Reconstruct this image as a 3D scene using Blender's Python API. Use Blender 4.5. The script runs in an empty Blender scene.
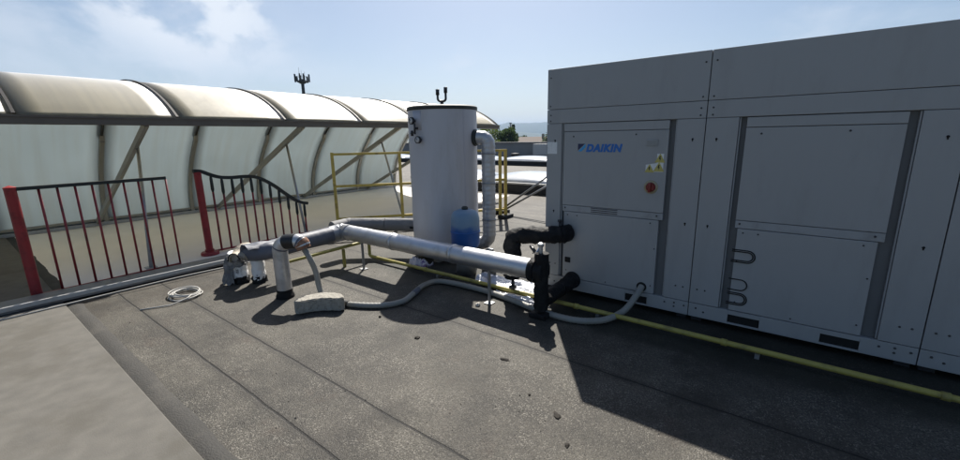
import bpy, bmesh, math, random
from math import sin, cos, pi, radians, sqrt, atan2
from mathutils import Vector, Matrix, noise as mnoise

S = bpy.context.scene
COL = S.collection
R_ = random.Random(7)

# ------------------------------------------------------------------ camera frame
FPX, PITCH, ROLL, YAW, CAMH = 417.0, radians(12.5), radians(-.97), radians(127.6), 1.6
CAMP = Vector((2.062, -3.795, CAMH))
fw0 = Vector((cos(YAW), sin(YAW), 0)); ri0 = Vector((sin(YAW), -cos(YAW), 0)); ZU = Vector((0, 0, 1))
FW = fw0 * cos(PITCH) - ZU * sin(PITCH); UP0 = ri0.cross(FW)
RI = ri0 * cos(ROLL) + UP0 * sin(ROLL); UP = -ri0 * sin(ROLL) + UP0 * cos(ROLL)
SUN_EL = radians(48.2)
SUN_TO = Vector((-.578, .816, 0)).normalized()          # horizontal direction towards the sun


def polar(deg, dist, z=0.0):
    """A ground point dist metres from the standing point, deg to the right of the view axis."""
    a = YAW - radians(deg)
    return Vector((CAMP.x + dist * cos(a), CAMP.y + dist * sin(a), z))


# ------------------------------------------------------------------ materials
def nt(m):
    m.use_nodes = True
    n = m.node_tree
    n.nodes.clear()
    return n


def mat(name, col, rough=.6, metal=0., var=.12, vscale=6., bump=.0, bscale=30., spec=.5, dirt=None, dscale=3., damt=.5,
        coat=0., dlo=.48, dhi=.68, stretch=(1, 1, 1), rvar=.1):
    m = bpy.data.materials.new(name)
    n = nt(m); L = n.links
    out = n.nodes.new('ShaderNodeOutputMaterial'); p = n.nodes.new('ShaderNodeBsdfPrincipled')
    L.new(p.outputs[0], out.inputs[0])
    tc = n.nodes.new('ShaderNodeTexCoord'); mp = n.nodes.new('ShaderNodeMapping')
    mp.inputs['Scale'].default_value = stretch
    L.new(tc.outputs['Object'], mp.inputs[0])
    nz = n.nodes.new('ShaderNodeTexNoise'); nz.inputs['Scale'].default_value = vscale; nz.inputs['Detail'].default_value = 6
    L.new(mp.outputs[0], nz.inputs['Vector'])
    mx = n.nodes.new('ShaderNodeMix'); mx.data_type = 'RGBA'
    c = list(col)
    mx.inputs['A'].default_value = [max(0, v * (1 - var * 1.6)) for v in c] + [1]
    mx.inputs['B'].default_value = [min(1, v * (1 + var * 1.6)) for v in c] + [1]
    L.new(nz.outputs['Fac'], mx.inputs['Factor'])
    colout = mx.outputs['Result']
    if dirt:
        dz = n.nodes.new('ShaderNodeTexNoise'); dz.inputs['Scale'].default_value = dscale; dz.inputs['Detail'].default_value = 8
        dz.inputs['Roughness'].default_value = .65
        L.new(mp.outputs[0], dz.inputs['Vector'])
        mr = n.nodes.new('ShaderNodeMapRange'); mr.interpolation_type = 'SMOOTHSTEP'
        mr.inputs['From Min'].default_value = dlo; mr.inputs['From Max'].default_value = dhi
        mr.inputs['To Max'].default_value = damt
        L.new(dz.outputs['Fac'], mr.inputs['Value'])
        m2 = n.nodes.new('ShaderNodeMix'); m2.data_type = 'RGBA'
        m2.inputs['B'].default_value = list(dirt) + [1]
        L.new(colout, m2.inputs['A']); L.new(mr.outputs[0], m2.inputs['Factor'])
        colout = m2.outputs['Result']
    L.new(colout, p.inputs['Base Color'])
    rr = n.nodes.new('ShaderNodeMapRange'); rr.inputs['To Min'].default_value = max(.02, rough - rvar); rr.inputs['To Max'].default_value = min(1, rough + rvar)
    L.new(nz.outputs['Fac'], rr.inputs['Value']); L.new(rr.outputs[0], p.inputs['Roughness'])
    p.inputs['Metallic'].default_value = metal
    p.inputs['Specular IOR Level'].default_value = spec
    p.inputs['Coat Weight'].default_value = coat
    if bump:
        bz = n.nodes.new('ShaderNodeTexNoise'); bz.inputs['Scale'].default_value = bscale; bz.inputs['Detail'].default_value = 5
        L.new(mp.outputs[0], bz.inputs['Vector'])
        bp = n.nodes.new('ShaderNodeBump'); bp.inputs['Strength'].default_value = bump; bp.inputs['Distance'].default_value = .02
        L.new(bz.outputs['Fac'], bp.inputs['Height']); L.new(bp.outputs[0], p.inputs['Normal'])
    return m


def deck_material():
    """Mineral-surfaced bitumen sheet: grey-green granules, pale specks, bald dark patches, lap joints every metre."""
    m = bpy.data.materials.new('mineral_bitumen'); n = nt(m); L = n.links; N = n.nodes.new
    out = N('ShaderNodeOutputMaterial'); p = N('ShaderNodeBsdfPrincipled'); L.new(p.outputs[0], out.inputs[0])
    tc = N('ShaderNodeTexCoord'); P = tc.outputs['Object']

    def noise(scale, det=4, rough=.5, vec=P):
        z = N('ShaderNodeTexNoise'); z.inputs['Scale'].default_value = scale; z.inputs['Detail'].default_value = det
        z.inputs['Roughness'].default_value = rough; L.new(vec, z.inputs['Vector']); return z.outputs['Fac']

    def ramp(v, a, b, lo=0., hi=1.):
        r = N('ShaderNodeMapRange'); r.interpolation_type = 'SMOOTHSTEP'
        for k, x in (('From Min', a), ('From Max', b), ('To Min', lo), ('To Max', hi)): r.inputs[k].default_value = x
        L.new(v, r.inputs['Value']); return r.outputs[0]

    def mix(f, a, b):
        x = N('ShaderNodeMix'); x.data_type = 'RGBA'
        for k, v in (('A', a), ('B', b)):
            if isinstance(v, tuple): x.inputs[k].default_value = v + (1,)
            else: L.new(v, x.inputs[k])
        if isinstance(f, float): x.inputs['Factor'].default_value = f
        else: L.new(f, x.inputs['Factor'])
        return x.outputs['Result']

    def math_(op, a, b=None):
        x = N('ShaderNodeMath'); x.operation = op
        for i, v in enumerate((a, b)):
            if v is None: continue
            if isinstance(v, (int, float)): x.inputs[i].default_value = v
            else: L.new(v, x.inputs[i])
        return x.outputs[0]
    big = noise(.9, 6, .6); mid = noise(5, 6, .6)
    c = mix(ramp(big, .38, .62), (0.0361, 0.0332, 0.0276), (0.0821, 0.0750, 0.0606))
    c = mix(ramp(mid, .35, .7, 0, .55), c, (0.0902, 0.0815, 0.0661))
    # granules: voronoi cells with their own grey
    vo = N('ShaderNodeTexVoronoi'); vo.inputs['Scale'].default_value = 165; L.new(P, vo.inputs['Vector'])
    sep = N('ShaderNodeSeparateColor'); L.new(vo.outputs['Color'], sep.inputs[0])
    bare = ramp(noise(1.7, 7, .7), .40, .62)                     # where granules are still dense
    pale = math_('MULTIPLY', ramp(sep.outputs[0], .70, .95), ramp(bare, 0, 1, .30, 1.0))
    c = mix(pale, c, (0.1970, 0.1820, 0.1543))
    c = mix(ramp(sep.outputs[1], .72, .92, 0, .65), c, (0.0131, 0.0125, 0.0116))
    # worn bald and mossy patches
    c = mix(ramp(noise(.8, 9, .72), .49, .66, 0, .8), c, (0.0252, 0.0224, 0.0182))
    c = mix(ramp(noise(2.3, 7, .7), .56, .72, 0, .4), c, (0.0629, 0.0434, 0.0320))
    # damp dark band along the foot of the machine (y from 0 to -.6) and, under the pipes by the tank, shade painted into the colour
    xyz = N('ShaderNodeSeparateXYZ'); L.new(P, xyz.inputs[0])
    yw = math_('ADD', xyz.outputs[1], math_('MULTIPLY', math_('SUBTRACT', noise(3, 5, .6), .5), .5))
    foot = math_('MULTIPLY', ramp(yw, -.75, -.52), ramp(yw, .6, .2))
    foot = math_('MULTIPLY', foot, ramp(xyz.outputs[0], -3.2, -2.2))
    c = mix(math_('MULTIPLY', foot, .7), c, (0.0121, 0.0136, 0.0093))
    # patchy darker brown towards the duct at the far side
    st = math_('MULTIPLY', ramp(xyz.outputs[0], -2.7, -3.3), ramp(noise(2., 6, .6), .3, .6))
    c = mix(math_('MULTIPLY', st, .55), c, (0.0301, 0.0228, 0.0155))
    # lap joints along x
    wob = math_('MULTIPLY', math_('SUBTRACT', noise(1.6, 6, .65), .5), .035)
    yy = math_('ADD', xyz.outputs[1], wob)
    fr = math_('FRACT', math_('ADD', yy, 51.22))                 # joints at y = -1.22 + k, none between -2.3 and -1.3
    d = math_('MINIMUM', fr, math_('SUBTRACT', 1., fr))
    d = math_('ADD', d, math_('MULTIPLY', math_('LESS_THAN', yy, -1.7), 5.))
    for yj in (2.80, 2.41, 3.6, 4.6):
        d = math_('MINIMUM', d, math_('ABSOLUTE', math_('ADD', yy, yj)))
    line = ramp(d, .004, .010, 1, 0)
    soft = math_('MULTIPLY', ramp(d, .008, .06, 1, 0), ramp(mid, .35, .6, .1, .6))
    c = mix(soft, c, (0.0246, 0.0228, 0.0198))
    c = mix(math_('MULTIPLY', line, .93), c, (0.0066, 0.0060, 0.0055))
    L.new(c, p.inputs['Base Color'])
    p.inputs['Roughness'].default_value = .66
    p.inputs['Specular IOR Level'].default_value = .35
    h = math_('ADD', math_('MULTIPLY', vo.outputs['Distance'], -.9), math_('MULTIPLY', noise(30, 4, .6), .7))
    h = math_('ADD', h, math_('MULTIPLY', noise(4, 4, .6), 1.6))
    h = math_('SUBTRACT', h, math_('MULTIPLY', line, 1.2))
    bp = N('ShaderNodeBump'); bp.inputs['Strength'].default_value = .55; bp.inputs['Distance'].default_value = .006
    L.new(h, bp.inputs['Height']); L.new(bp.outputs[0], p.inputs['Normal'])
    return m


def sheet_material(name, ca, cb, trans, ior, rough):
    """Milky translucent plastic sheet."""
    m = bpy.data.materials.new(name); n = nt(m); L = n.links; N = n.nodes.new
    out = N('ShaderNodeOutputMaterial')
    tc = N('ShaderNodeTexCoord'); z = N('ShaderNodeTexNoise'); z.inputs['Scale'].default_value = 1.3; z.inputs['Detail'].default_value = 7
    L.new(tc.outputs['Object'], z.inputs['Vector'])
    mx = N('ShaderNodeMix'); mx.data_type = 'RGBA'; mx.inputs['A'].default_value = ca + (1,); mx.inputs['B'].default_value = cb + (1,)
    L.new(z.outputs['Fac'], mx.inputs['Factor'])
    di = N('ShaderNodeBsdfDiffuse'); tr = N('ShaderNodeBsdfTranslucent'); gl = N('ShaderNodeBsdfGlossy'); gl.inputs['Roughness'].default_value = rough
    L.new(mx.outputs['Result'], di.inputs[0]); L.new(mx.outputs['Result'], tr.inputs[0])
    a = N('ShaderNodeMixShader'); a.inputs[0].default_value = trans; L.new(di.outputs[0], a.inputs[1]); L.new(tr.outputs[0], a.inputs[2])
    fr = N('ShaderNodeFresnel'); fr.inputs[0].default_value = ior
    # run-off grime: long soft streaks down the curve, and a light waviness
    mp = N('ShaderNodeMapping'); mp.inputs['Scale'].default_value = (.5, 9., .5); L.new(tc.outputs['Object'], mp.inputs[0])
    g = N('ShaderNodeTexNoise'); g.inputs['Scale'].default_value = 1.; g.inputs['Detail'].default_value = 6; L.new(mp.outputs[0], g.inputs['Vector'])
    gr = N('ShaderNodeMapRange'); gr.inputs['From Min'].default_value = .42; gr.inputs['From Max'].default_value = .75; gr.inputs['To Max'].default_value = .26; L.new(g.outputs['Fac'], gr.inputs['Value'])
    m2 = N('ShaderNodeMix'); m2.data_type = 'RGBA'; m2.inputs['B'].default_value = (.40, .385, .33, 1)
    L.new(gr.outputs[0], m2.inputs['Factor']); L.new(mx.outputs['Result'], m2.inputs['A'])
    for q in (di, tr): L.new(m2.outputs['Result'], q.inputs[0])
    w = N('ShaderNodeTexNoise'); w.inputs['Scale'].default_value = 2.2; w.inputs['Detail'].default_value = 3; L.new(tc.outputs['Object'], w.inputs['Vector'])
    bp = N('ShaderNodeBump'); bp.inputs['Strength'].default_value = .25; bp.inputs['Distance'].default_value = .03; L.new(w.outputs['Fac'], bp.inputs['Height']); L.new(bp.outputs[0], gl.inputs['Normal'])
    b = N('ShaderNodeMixShader'); L.new(fr.outputs[0], b.inputs[0]); L.new(a.outputs[0], b.inputs[1]); L.new(gl.outputs[0], b.inputs[2])
    L.new(b.outputs[0], out.inputs[0])
    return m


def two_tone(name, ca, cb, zsplit, rough=.4, wob=.03, fade=.03):
    """Paint that changes colour at a height (object z), with flaked, faded patches."""
    m = mat(name, ca, rough, var=.1)
    n = m.node_tree; L = n.links; p = [x for x in n.nodes if x.type == 'BSDF_PRINCIPLED'][0]
    src = p.inputs['Base Color'].links[0].from_socket
    tc = n.nodes.new('ShaderNodeTexCoord'); s = n.nodes.new('ShaderNodeSeparateXYZ'); L.new(tc.outputs['Object'], s.inputs[0])
    z = n.nodes.new('ShaderNodeTexNoise'); z.inputs['Scale'].default_value = 9; z.inputs['Detail'].default_value = 6; L.new(tc.outputs['Object'], z.inputs['Vector'])
    ma = n.nodes.new('ShaderNodeMath'); ma.operation = 'MULTIPLY_ADD'; ma.inputs[1].default_value = wob * 8; L.new(z.outputs['Fac'], ma.inputs[0]); L.new(s.outputs[2], ma.inputs[2])
    mr = n.nodes.new('ShaderNodeMapRange'); mr.interpolation_type = 'SMOOTHSTEP'
    mr.inputs['From Min'].default_value = zsplit - fade + wob * 4; mr.inputs['From Max'].default_value = zsplit + fade + wob * 4
    L.new(ma.outputs[0], mr.inputs['Value'])
    mx = n.nodes.new('ShaderNodeMix'); mx.data_type = 'RGBA'; L.new(mr.outputs[0], mx.inputs['Factor'])
    L.new(src, mx.inputs['A']); mx.inputs['B'].default_value = tuple(cb) + (1,)
    L.new(mx.outputs['Result'], p.inputs['Base Color'])
    return m


M = {}
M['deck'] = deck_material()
M['sheet'] = sheet_material('milky_roof_sheet', (.76, .70, .53), (.88, .83, .67), .86, 1.5, .5)
M['sheet2'] = sheet_material('milky_side_sheet', (.46, .51, .52), (.54, .59, .60), .72, 1.2, .4)
M['upstand'] = mat('dark_upstand_membrane', (.036, .034, .030), .8, var=.3, vscale=5, bump=.35, bscale=90, dirt=(.070, .064, .054), dscale=4, damt=.6)
M['kerbcon'] = mat('pale_coping_concrete', (.115, .108, .094), .85, var=.25, vscale=9, bump=.12, bscale=160, dirt=(.085, .078, .064), dscale=1.8, damt=.8)
M['screed'] = mat('beige_floor_screed', (.80, .76, .70), .8, var=.04, vscale=1.5, dirt=(.74, .70, .64), dscale=1.2, damt=.5)
M['chill'] = mat('machine_paint', (.338, .343, .345), .46, var=.035, vscale=2.2, bump=.06, bscale=2.4, dirt=(.275, .277, .272), dscale=2.2, damt=.4, stretch=(1.8, 1.8, .45))
M['chill2'] = mat('machine_paint_edge', (.34, .348, .355), .5, var=.05, vscale=3, dirt=(.19, .187, .175), dscale=4, damt=.5)
M['chillbody'] = mat('machine_carcass', (.14, .145, .15), .55, var=.06)
M['hole'] = mat('dark_opening', (.010, .010, .010), .9, var=.2)
M['screw'] = mat('dull_screw', (.07, .07, .07), .5, metal=.6)
M['blue'] = mat('blue_print', (.010, .135, .46), .4, var=.03)
M['navy'] = mat('navy_print', (.006, .016, .075), .4, var=.03)
M['cyan'] = mat('light_blue_print', (.04, .34, .66), .4, var=.03)
M['paper'] = mat('weathered_paper', (.74, .75, .74), .8, var=.05, dirt=(.58, .58, .57), dscale=60, damt=.6)
M['yellowsign'] = mat('warning_yellow', (.50, .43, .12), .5, var=.1)
M['black'] = mat('black_print', (.012, .012, .012), .5)
M['red'] = mat('red_plastic', (.20, .016, .013), .35, var=.1)
M['switchplate'] = mat('faded_switch_plate', (.36, .31, .20), .5, var=.1)
M['plate'] = mat('light_plate', (.27, .275, .27), .4, var=.05)
M['tank'] = mat('tank_vinyl', (.51, .505, .53), .48, var=.04, vscale=2, bump=.10, bscale=2.4, dirt=(.42, .405, .40), dscale=2.6, damt=.55, stretch=(1.6, 1.6, .3))
M['tankpatch'] = mat('tank_cover_plate', (.47, .465, .50), .42, var=.05)
M['rim'] = mat('dark_lid_rubber', (.028, .034, .032), .6, var=.2)
M['gauge'] = mat('black_gauge', (.02, .02, .022), .35)
M['dial'] = mat('dial_face', (.62, .62, .60), .4, dirt=(.1, .1, .1), dscale=90, damt=.5)
M['brass'] = mat('aged_brass', (.30, .21, .08), .4, metal=.8)
M['alu'] = mat('aluminium_jacket', (.56, .575, .60), .42, metal=.93, var=.08, vscale=9, bump=.16, bscale=9, dirt=(.40, .40, .39), dscale=5, damt=.5)
M['alu2'] = mat('dull_aluminium_jacket', (.36, .37, .39), .46, metal=.75, var=.12, vscale=8, bump=.2, bscale=12, dirt=(.20, .20, .20), dscale=4, damt=.6)
M['alu3'] = mat('ribbed_aluminium_duct', (.50, .51, .53), .42, metal=.55, var=.1, vscale=8, bump=.1, bscale=14, dirt=(.32, .32, .33), dscale=5, damt=.5)
M['greyfoam'] = mat('grey_pipe_wrap', (.105, .115, .145), .55, var=.12, vscale=6, bump=.3, bscale=12, dirt=(.19, .19, .20), dscale=5, damt=.5)
M['pvc'] = mat('grey_plastic_jacket', (.56, .565, .58), .36, metal=.65, var=.06, bump=.1, bscale=8, dirt=(.22, .215, .20), dscale=4, damt=.5)
M['greypipe'] = mat('grey_canvas_wrap', (.17, .17, .175), .7, var=.15, vscale=7, bump=.4, bscale=16, dirt=(.26, .25, .24), dscale=5, damt=.5)
M['whitewrap'] = mat('torn_white_wrap', (.80, .79, .77), .55, var=.12, vscale=8, bump=.6, bscale=22, dirt=(.12, .12, .12), dscale=7, damt=.8, dlo=.58, dhi=.64)
M['creamwrap'] = mat('cream_stained_wrap', (.50, .44, .35), .6, var=.15, vscale=9, bump=.5, bscale=22, dirt=(.12, .10, .09), dscale=8, damt=.8, dlo=.5, dhi=.6)
M['greywrap'] = mat('torn_grey_wrap', (.15, .15, .15), .8, var=.3, vscale=14, bump=.8, bscale=26, dirt=(.36, .35, .34), dscale=14, damt=.7)
M['foil'] = mat('crumpled_foil', (.52, .54, .59), .36, metal=.55, var=.15, vscale=14, bump=.7, bscale=26, dirt=(.16, .15, .15), dscale=9, damt=.5)
M['blackfoam'] = mat('black_foam_insulation', (.010, .010, .011), .7, var=.3, vscale=14, bump=.8, bscale=24, spec=.25, dirt=(.03, .03, .03), dscale=9, damt=.4)
M['galv'] = mat('galvanised_steel', (.33, .34, .35), .45, metal=.7, var=.15, vscale=20)
M['gas'] = mat('yellow_gas_pipe', (.36, .31, .075), .5, var=.14, vscale=5, dirt=(.13, .115, .05), dscale=6, damt=.65)
M['rail'] = mat('yellow_guard_paint', (.56, .41, .085), .5, var=.12, vscale=5, dirt=(.20, .13, .05), dscale=8, damt=.6)
M['bronze'] = mat('weathered_bronze_frame', (.15, .125, .10), .5, metal=.25, var=.15, vscale=5)
M['frame'] = mat('grey_green_frame', (.25, .245, .22), .5, metal=.2, var=.15, vscale=5)
M['seal'] = mat('black_seal_strip', (.022, .020, .017), .6)
M['redpaint'] = mat('red_railing_paint', (.30, .024, .028), .42, var=.12, vscale=6, dirt=(.10, .012, .014), dscale=7, damt=.5)
M['darkpaint'] = mat('dark_railing_paint', (.016, .020, .019), .45, var=.2)
M['barpaint'] = mat('baluster_dark_red_paint', (.26, .025, .03), .45, var=.2, vscale=3, dirt=(.02, .012, .012), dscale=3, damt=.8)
M['conduit'] = mat('grey_flexible_conduit', (.26, .255, .23), .5, var=.08, bump=.0, dirt=(.20, .19, .16), dscale=7, damt=.5)
M['tape'] = mat('black_tape', (.014, .014, .014), .45)
M['rust'] = mat('rusty_end', (.24, .115, .065), .8, var=.3, vscale=16, bump=.4, bscale=40, dirt=(.40, .36, .30), dscale=12, damt=.5)
M['stone'] = mat('cast_stone', (.34, .32, .275), .9, var=.2, vscale=18, bump=.8, bscale=45, dirt=(.16, .15, .13), dscale=30, damt=.7)
M['vessel'] = two_tone('vessel_blue_paint', (.016, .10, .34), (.17, .27, .38), .31, .42, .02, .05)
M['whitecable'] = mat('white_cable', (.45, .44, .41), .5, var=.08)
M['duct'] = mat('duct_cover_metal', (.23, .235, .245), .48, metal=.5, var=.12, vscale=4, dirt=(.12, .10, .085), dscale=5, damt=.5)
M['ductlip'] = mat('white_duct_lip', (.40, .40, .39), .5, var=.08, dirt=(.35, .33, .30), dscale=8, damt=.5)
M['rustline'] = mat('red_brown_sealant', (.15, .075, .05), .8, var=.25, vscale=8)
M['dome'] = mat('acrylic_dome', (.50, .53, .57), .22, var=.04, vscale=2, coat=.4, dirt=(.38, .40, .43), dscale=1.5, damt=.5)
M['darkkerb'] = mat('dark_skylight_kerb', (.028, .028, .03), .75, var=.3, vscale=4)
M['wallgrey'] = mat('grey_parapet_render', (.24, .245, .25), .85, var=.15, vscale=1.2, dirt=(.13, .13, .135), dscale=.8, damt=.5)
M['coping'] = mat('dark_coping', (.20, .195, .19), .7, var=.2)
M['palecab'] = mat('pale_cabinet', (.46, .465, .465), .6, var=.06)
M['weight'] = mat('black_rubber_weight', (.016, .016, .017), .8, var=.2)
M['leaf'] = mat('leaf_green', (.10, .135, .035), .7, var=.35, vscale=.9)
M['leafdark'] = mat('leaf_dark_green', (.05, .08, .025), .7, var=.35, vscale=.9)
for k_ in ('leaf', 'leafdark'):
    n_ = M[k_].node_tree; p_ = [x for x in n_.nodes if x.type == 'BSDF_PRINCIPLED'][0]; o_ = [x for x in n_.nodes if x.type == 'OUTPUT_MATERIAL'][0]
    t_ = n_.nodes.new('ShaderNodeBsdfTranslucent'); x_ = n_.nodes.new('ShaderNodeMixShader'); x_.inputs[0].default_value = .5
    n_.links.new(p_.inputs['Base Color'].links[0].from_socket, t_.inputs[0]); n_.links.new(p_.outputs[0], x_.inputs[1]); n_.links.new(t_.outputs[0], x_.inputs[2]); n_.links.new(x_.outputs[0], o_.inputs[0])
M['bark'] = mat('bark', (.09, .07, .05), .9, var=.2)
M['houseA'] = mat('cream_render', (.42, .37, .29), .85, var=.06)
M['houseB'] = mat('pale_render', (.46, .45, .42), .85, var=.06)
M['tile'] = mat('clay_roof_tile', (.15, .115, .095), .85, var=.25, vscale=3)
M['win'] = mat('far_window', (.03, .035, .04), .25)
M['land'] = mat('far_land', (.07, .075, .04), .9, var=.3, vscale=.01, dirt=(.16, .14, .10), dscale=.02, damt=.7)
M['hill'] = mat('wooded_hill', (.045, .062, .032), .95, var=.3, vscale=.004)
M['mast'] = mat('dark_mast_steel', (.035, .035, .037), .6, metal=.3)
M['grit'] = mat('loose_grit', (.10, .09, .075), .9, var=.45, vscale=300)
M['debris'] = mat('dark_debris', (.022, .018, .013), .9, var=.4, vscale=30)
M['pebble'] = mat('pale_pebble', (.5, .46, .40), .8, var=.2, vscale=30)
M['bag'] = mat('purple_white_bag', (.50, .48, .52), .6, var=.1, vscale=10, bump=.5, bscale=25, dirt=(.09, .04, .20), dscale=7, damt=.9, dlo=.5, dhi=.56)
M['bldg'] = mat('building_render', (.34, .32, .28), .85, var=.08)


# ------------------------------------------------------------------ mesh helpers
class MB:
    def __init__(self):
        self.b = bmesh.new()

    def box(self, x0, x1, y0, y1, z0, z1, bev=0.):
        t = bmesh.new()
        bmesh.ops.create_cube(t, size=1)
        for v in t.verts:
            v.co = Vector(((x0 + x1) / 2 + v.co.x * (x1 - x0), (y0 + y1) / 2 + v.co.y * (y1 - y0), (z0 + z1) / 2 + v.co.z * (z1 - z0)))
        if bev:
            bmesh.ops.bevel(t, geom=t.edges[:], offset=bev, segments=2, profile=.6, affect='EDGES')
        self.add(t); return self

    def add(self, t, mtx=None):
        me = bpy.data.meshes.new('tmp'); t.to_mesh(me); t.free()
        if mtx: me.transform(mtx)
        self.b.from_mesh(me); bpy.data.meshes.remove(me)

    def bar(self, a, b, w, h=None, upv=ZU):
        """A rectangular bar from a to b, w across, h along upv."""
        a = Vector(a); b = Vector(b); h = h or w
        d = (b - a); ln = d.length; d.normalize()
        s = d.cross(upv)
        if s.length < 1e-4: s = d.cross(Vector((1, 0, 0)))
        s.normalize(); u = s.cross(d)
        vs = []
        for p in (a, b):
            for i, j in ((-1, -1), (1, -1), (1, 1), (-1, 1)):
                vs.append(self.b.verts.new(p + s * (w / 2 * i) + u * (h / 2 * j)))
        for f in ((0, 1, 2, 3), (7, 6, 5, 4), (0, 4, 5, 1), (1, 5, 6, 2), (2, 6, 7, 3), (3, 7, 4, 0)):
            self.b.faces.new([vs[k] for k in f])
        return self

    def tube(self, pts, r, seg=14, cap=True, rfun=None):
        pts = [Vector(p) for p in pts]
        n = len(pts); rings = []; ref = None
        for i, p in enumerate(pts):
            d = (pts[min(i + 1, n - 1)] - pts[max(i - 1, 0)]).normalized()
            if ref is None:
                ref = d.cross(ZU)
                if ref.length < .05: ref = d.cross(Vector((1, 0, 0)))
            ref = (ref - d * ref.dot(d)).normalized(); u = d.cross(ref)
            ring = []
            for k in range(seg):
                a = 2 * pi * k / seg
                rr = rfun(i, a) if rfun else r
                ring.append(self.b.verts.new(p + (ref * cos(a) + u * sin(a)) * rr))
            rings.append(ring)
        for i in range(n - 1):
            for k in range(seg):
                f = self.b.faces.new([rings[i][k], rings[i][(k + 1) % seg], rings[i + 1][(k + 1) % seg], rings[i + 1][k]]); f.smooth = True
        if cap:
            self.b.faces.new(rings[0][::-1]); self.b.faces.new(rings[-1])
        return self

    def lathe(self, prof, c=(0, 0, 0), axis=ZU, seg=48):
        axis = Vector(axis).normalized(); c = Vector(c)
        s = axis.cross(ZU)
        if s.length < .05: s = Vector((1, 0, 0))
        s.normalize(); u = axis.cross(s)
        rings = []
        for r, z in prof:
            if r < 1e-5: rings.append([self.b.verts.new(c + axis * z)])
            else: rings.append([self.b.verts.new(c + axis * z + (s * cos(2 * pi * k / seg) + u * sin(2 * pi * k / seg)) * r) for k in range(seg)])
        for a, b in zip(rings, rings[1:]):
            for k in range(seg):
                k2 = (k + 1) % seg
                if len(a) == 1 and len(b) == 1: continue
                if len(a) == 1: f = self.b.faces.new([a[0], b[k2], b[k]])
                elif len(b) == 1: f = self.b.faces.new([a[k], a[k2], b[0]])
                else: f = self.b.faces.new([a[k], a[k2], b[k2], b[k]])
                f.smooth = True
        return self

    def prism(self, pts, a, b, axis='y'):
        """A flat outline extruded between a and b along an axis; pts are the other two coordinates."""
        def P(p, t):
            return Vector((p[0], t, p[1])) if axis == 'y' else (Vector((p[0], p[1], t)) if axis == 'z' else Vector((t, p[0], p[1])))
        A = [self.b.verts.new(P(p, a)) for p in pts]; B = [self.b.verts.new(P(p, b)) for p in pts]
        self.b.faces.new(A); self.b.faces.new(B[::-1])
        n = len(pts)
        for i in range(n):
            self.b.faces.new([A[i], B[i], B[(i + 1) % n], A[(i + 1) % n]])
        return self

    def grid(self, fn, nu, nv, thick=0.):
        vs = [[self.b.verts.new(fn(i / nu, j / nv)) for j in range(nv + 1)] for i in range(nu + 1)]
        for i in range(nu):
            for j in range(nv):
                f = self.b.faces.new([vs[i][j], vs[i + 1][j], vs[i + 1][j + 1], vs[i][j + 1]]); f.smooth = True
        if thick:
            bmesh.ops.recalc_face_normals(self.b, faces=self.b.faces[:])
            bmesh.ops.solidify(self.b, geom=self.b.faces[:], thickness=thick)
        return self

    def build(self, name, m, parent=None, smooth=None, origin=None, recalc=True):
        if recalc: bmesh.ops.recalc_face_normals(self.b, faces=self.b.faces[:])
        if smooth is not None:
            for e in self.b.edges:
                if len(e.link_faces) == 2 and e.calc_face_angle(0) > smooth: e.smooth = False
            for f in self.b.faces: f.smooth = True
        me = bpy.data.meshes.new(name)
        off = Vector(origin) if origin is not None else None
        if off is not None: bmesh.ops.translate(self.b, verts=self.b.verts[:], vec=-off)
        self.b.to_mesh(me); self.b.free()
        for x in (m if isinstance(m, (list, tuple)) else [m]): me.materials.append(x)
        o = bpy.data.objects.new(name, me); COL.objects.link(o)
        if off is not None: o.location = off
        if parent: attach(o, parent)
        return o


def attach(o, parent):
    o.parent = parent
    bpy_loc = world_loc(parent)
    o.location = Vector(o.location) - bpy_loc


def world_loc(o):
    p = Vector(o.location)
    while o.parent:
        o = o.parent; p += Vector(o.location)
    return p


def thing(name, label, cat, loc=(0, 0, 0), group=None):
    o = bpy.data.objects.new(name, None); COL.objects.link(o); o.location = loc
    o.empty_display_size = .1
    return tag(o, label, cat, group)


def tag(o, label, cat, group=None, kind=None):
    if label: o['label'] = label
    if cat: o['category'] = cat
    if group: o['group'] = group
    if kind: o['kind'] = kind
    return o


def struct(o, kind='structure'):
    o['kind'] = kind; return o


def fillet(pts, r, n=7):
    """Round the corners of a polyline with arcs."""
    pts = [Vector(p) for p in pts]; out = [pts[0]]
    for i in range(1, len(pts) - 1):
        a, b, c = pts[i - 1], pts[i], pts[i + 1]
        d1 = (a - b); d2 = (c - b); l1, l2 = d1.length, d2.length; d1.normalize(); d2.normalize()
        ang = d1.angle(d2)
        if ang > pi - .05: out.append(b); continue
        t = min(r / math.tan(ang / 2), l1 * .49, l2 * .49)
        p1, p2 = b + d1 * t, b + d2 * t
        rr = t * math.tan(ang / 2)
        cen = b + (d1 + d2).normalized() * (rr / sin(ang / 2))
        v1, v2 = p1 - cen, p2 - cen; tot = v1.angle(v2)
        for k in range(n + 1):
            s = k / n
            q = (v1 * sin((1 - s) * tot) + v2 * sin(s * tot)) / sin(tot)
            out.append(cen + q)
    out.append(pts[-1])
    return out


def spline(pts, n=8):
    pts = [Vector(p) for p in pts]; P = [pts[0] * 2 - pts[1]] + pts + [pts[-1] * 2 - pts[-2]]
    out = []
    for i in range(1, len(P) - 2):
        for k in range(n):
            t = k / n
            a, b, c, d = P[i - 1], P[i], P[i + 1], P[i + 2]
            out.append(.5 * ((2 * b) + (c - a) * t + (2 * a - 5 * b + 4 * c - d) * t * t + (3 * b - a - 3 * c + d) * t ** 3))
    out.append(pts[-1]); return out


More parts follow.
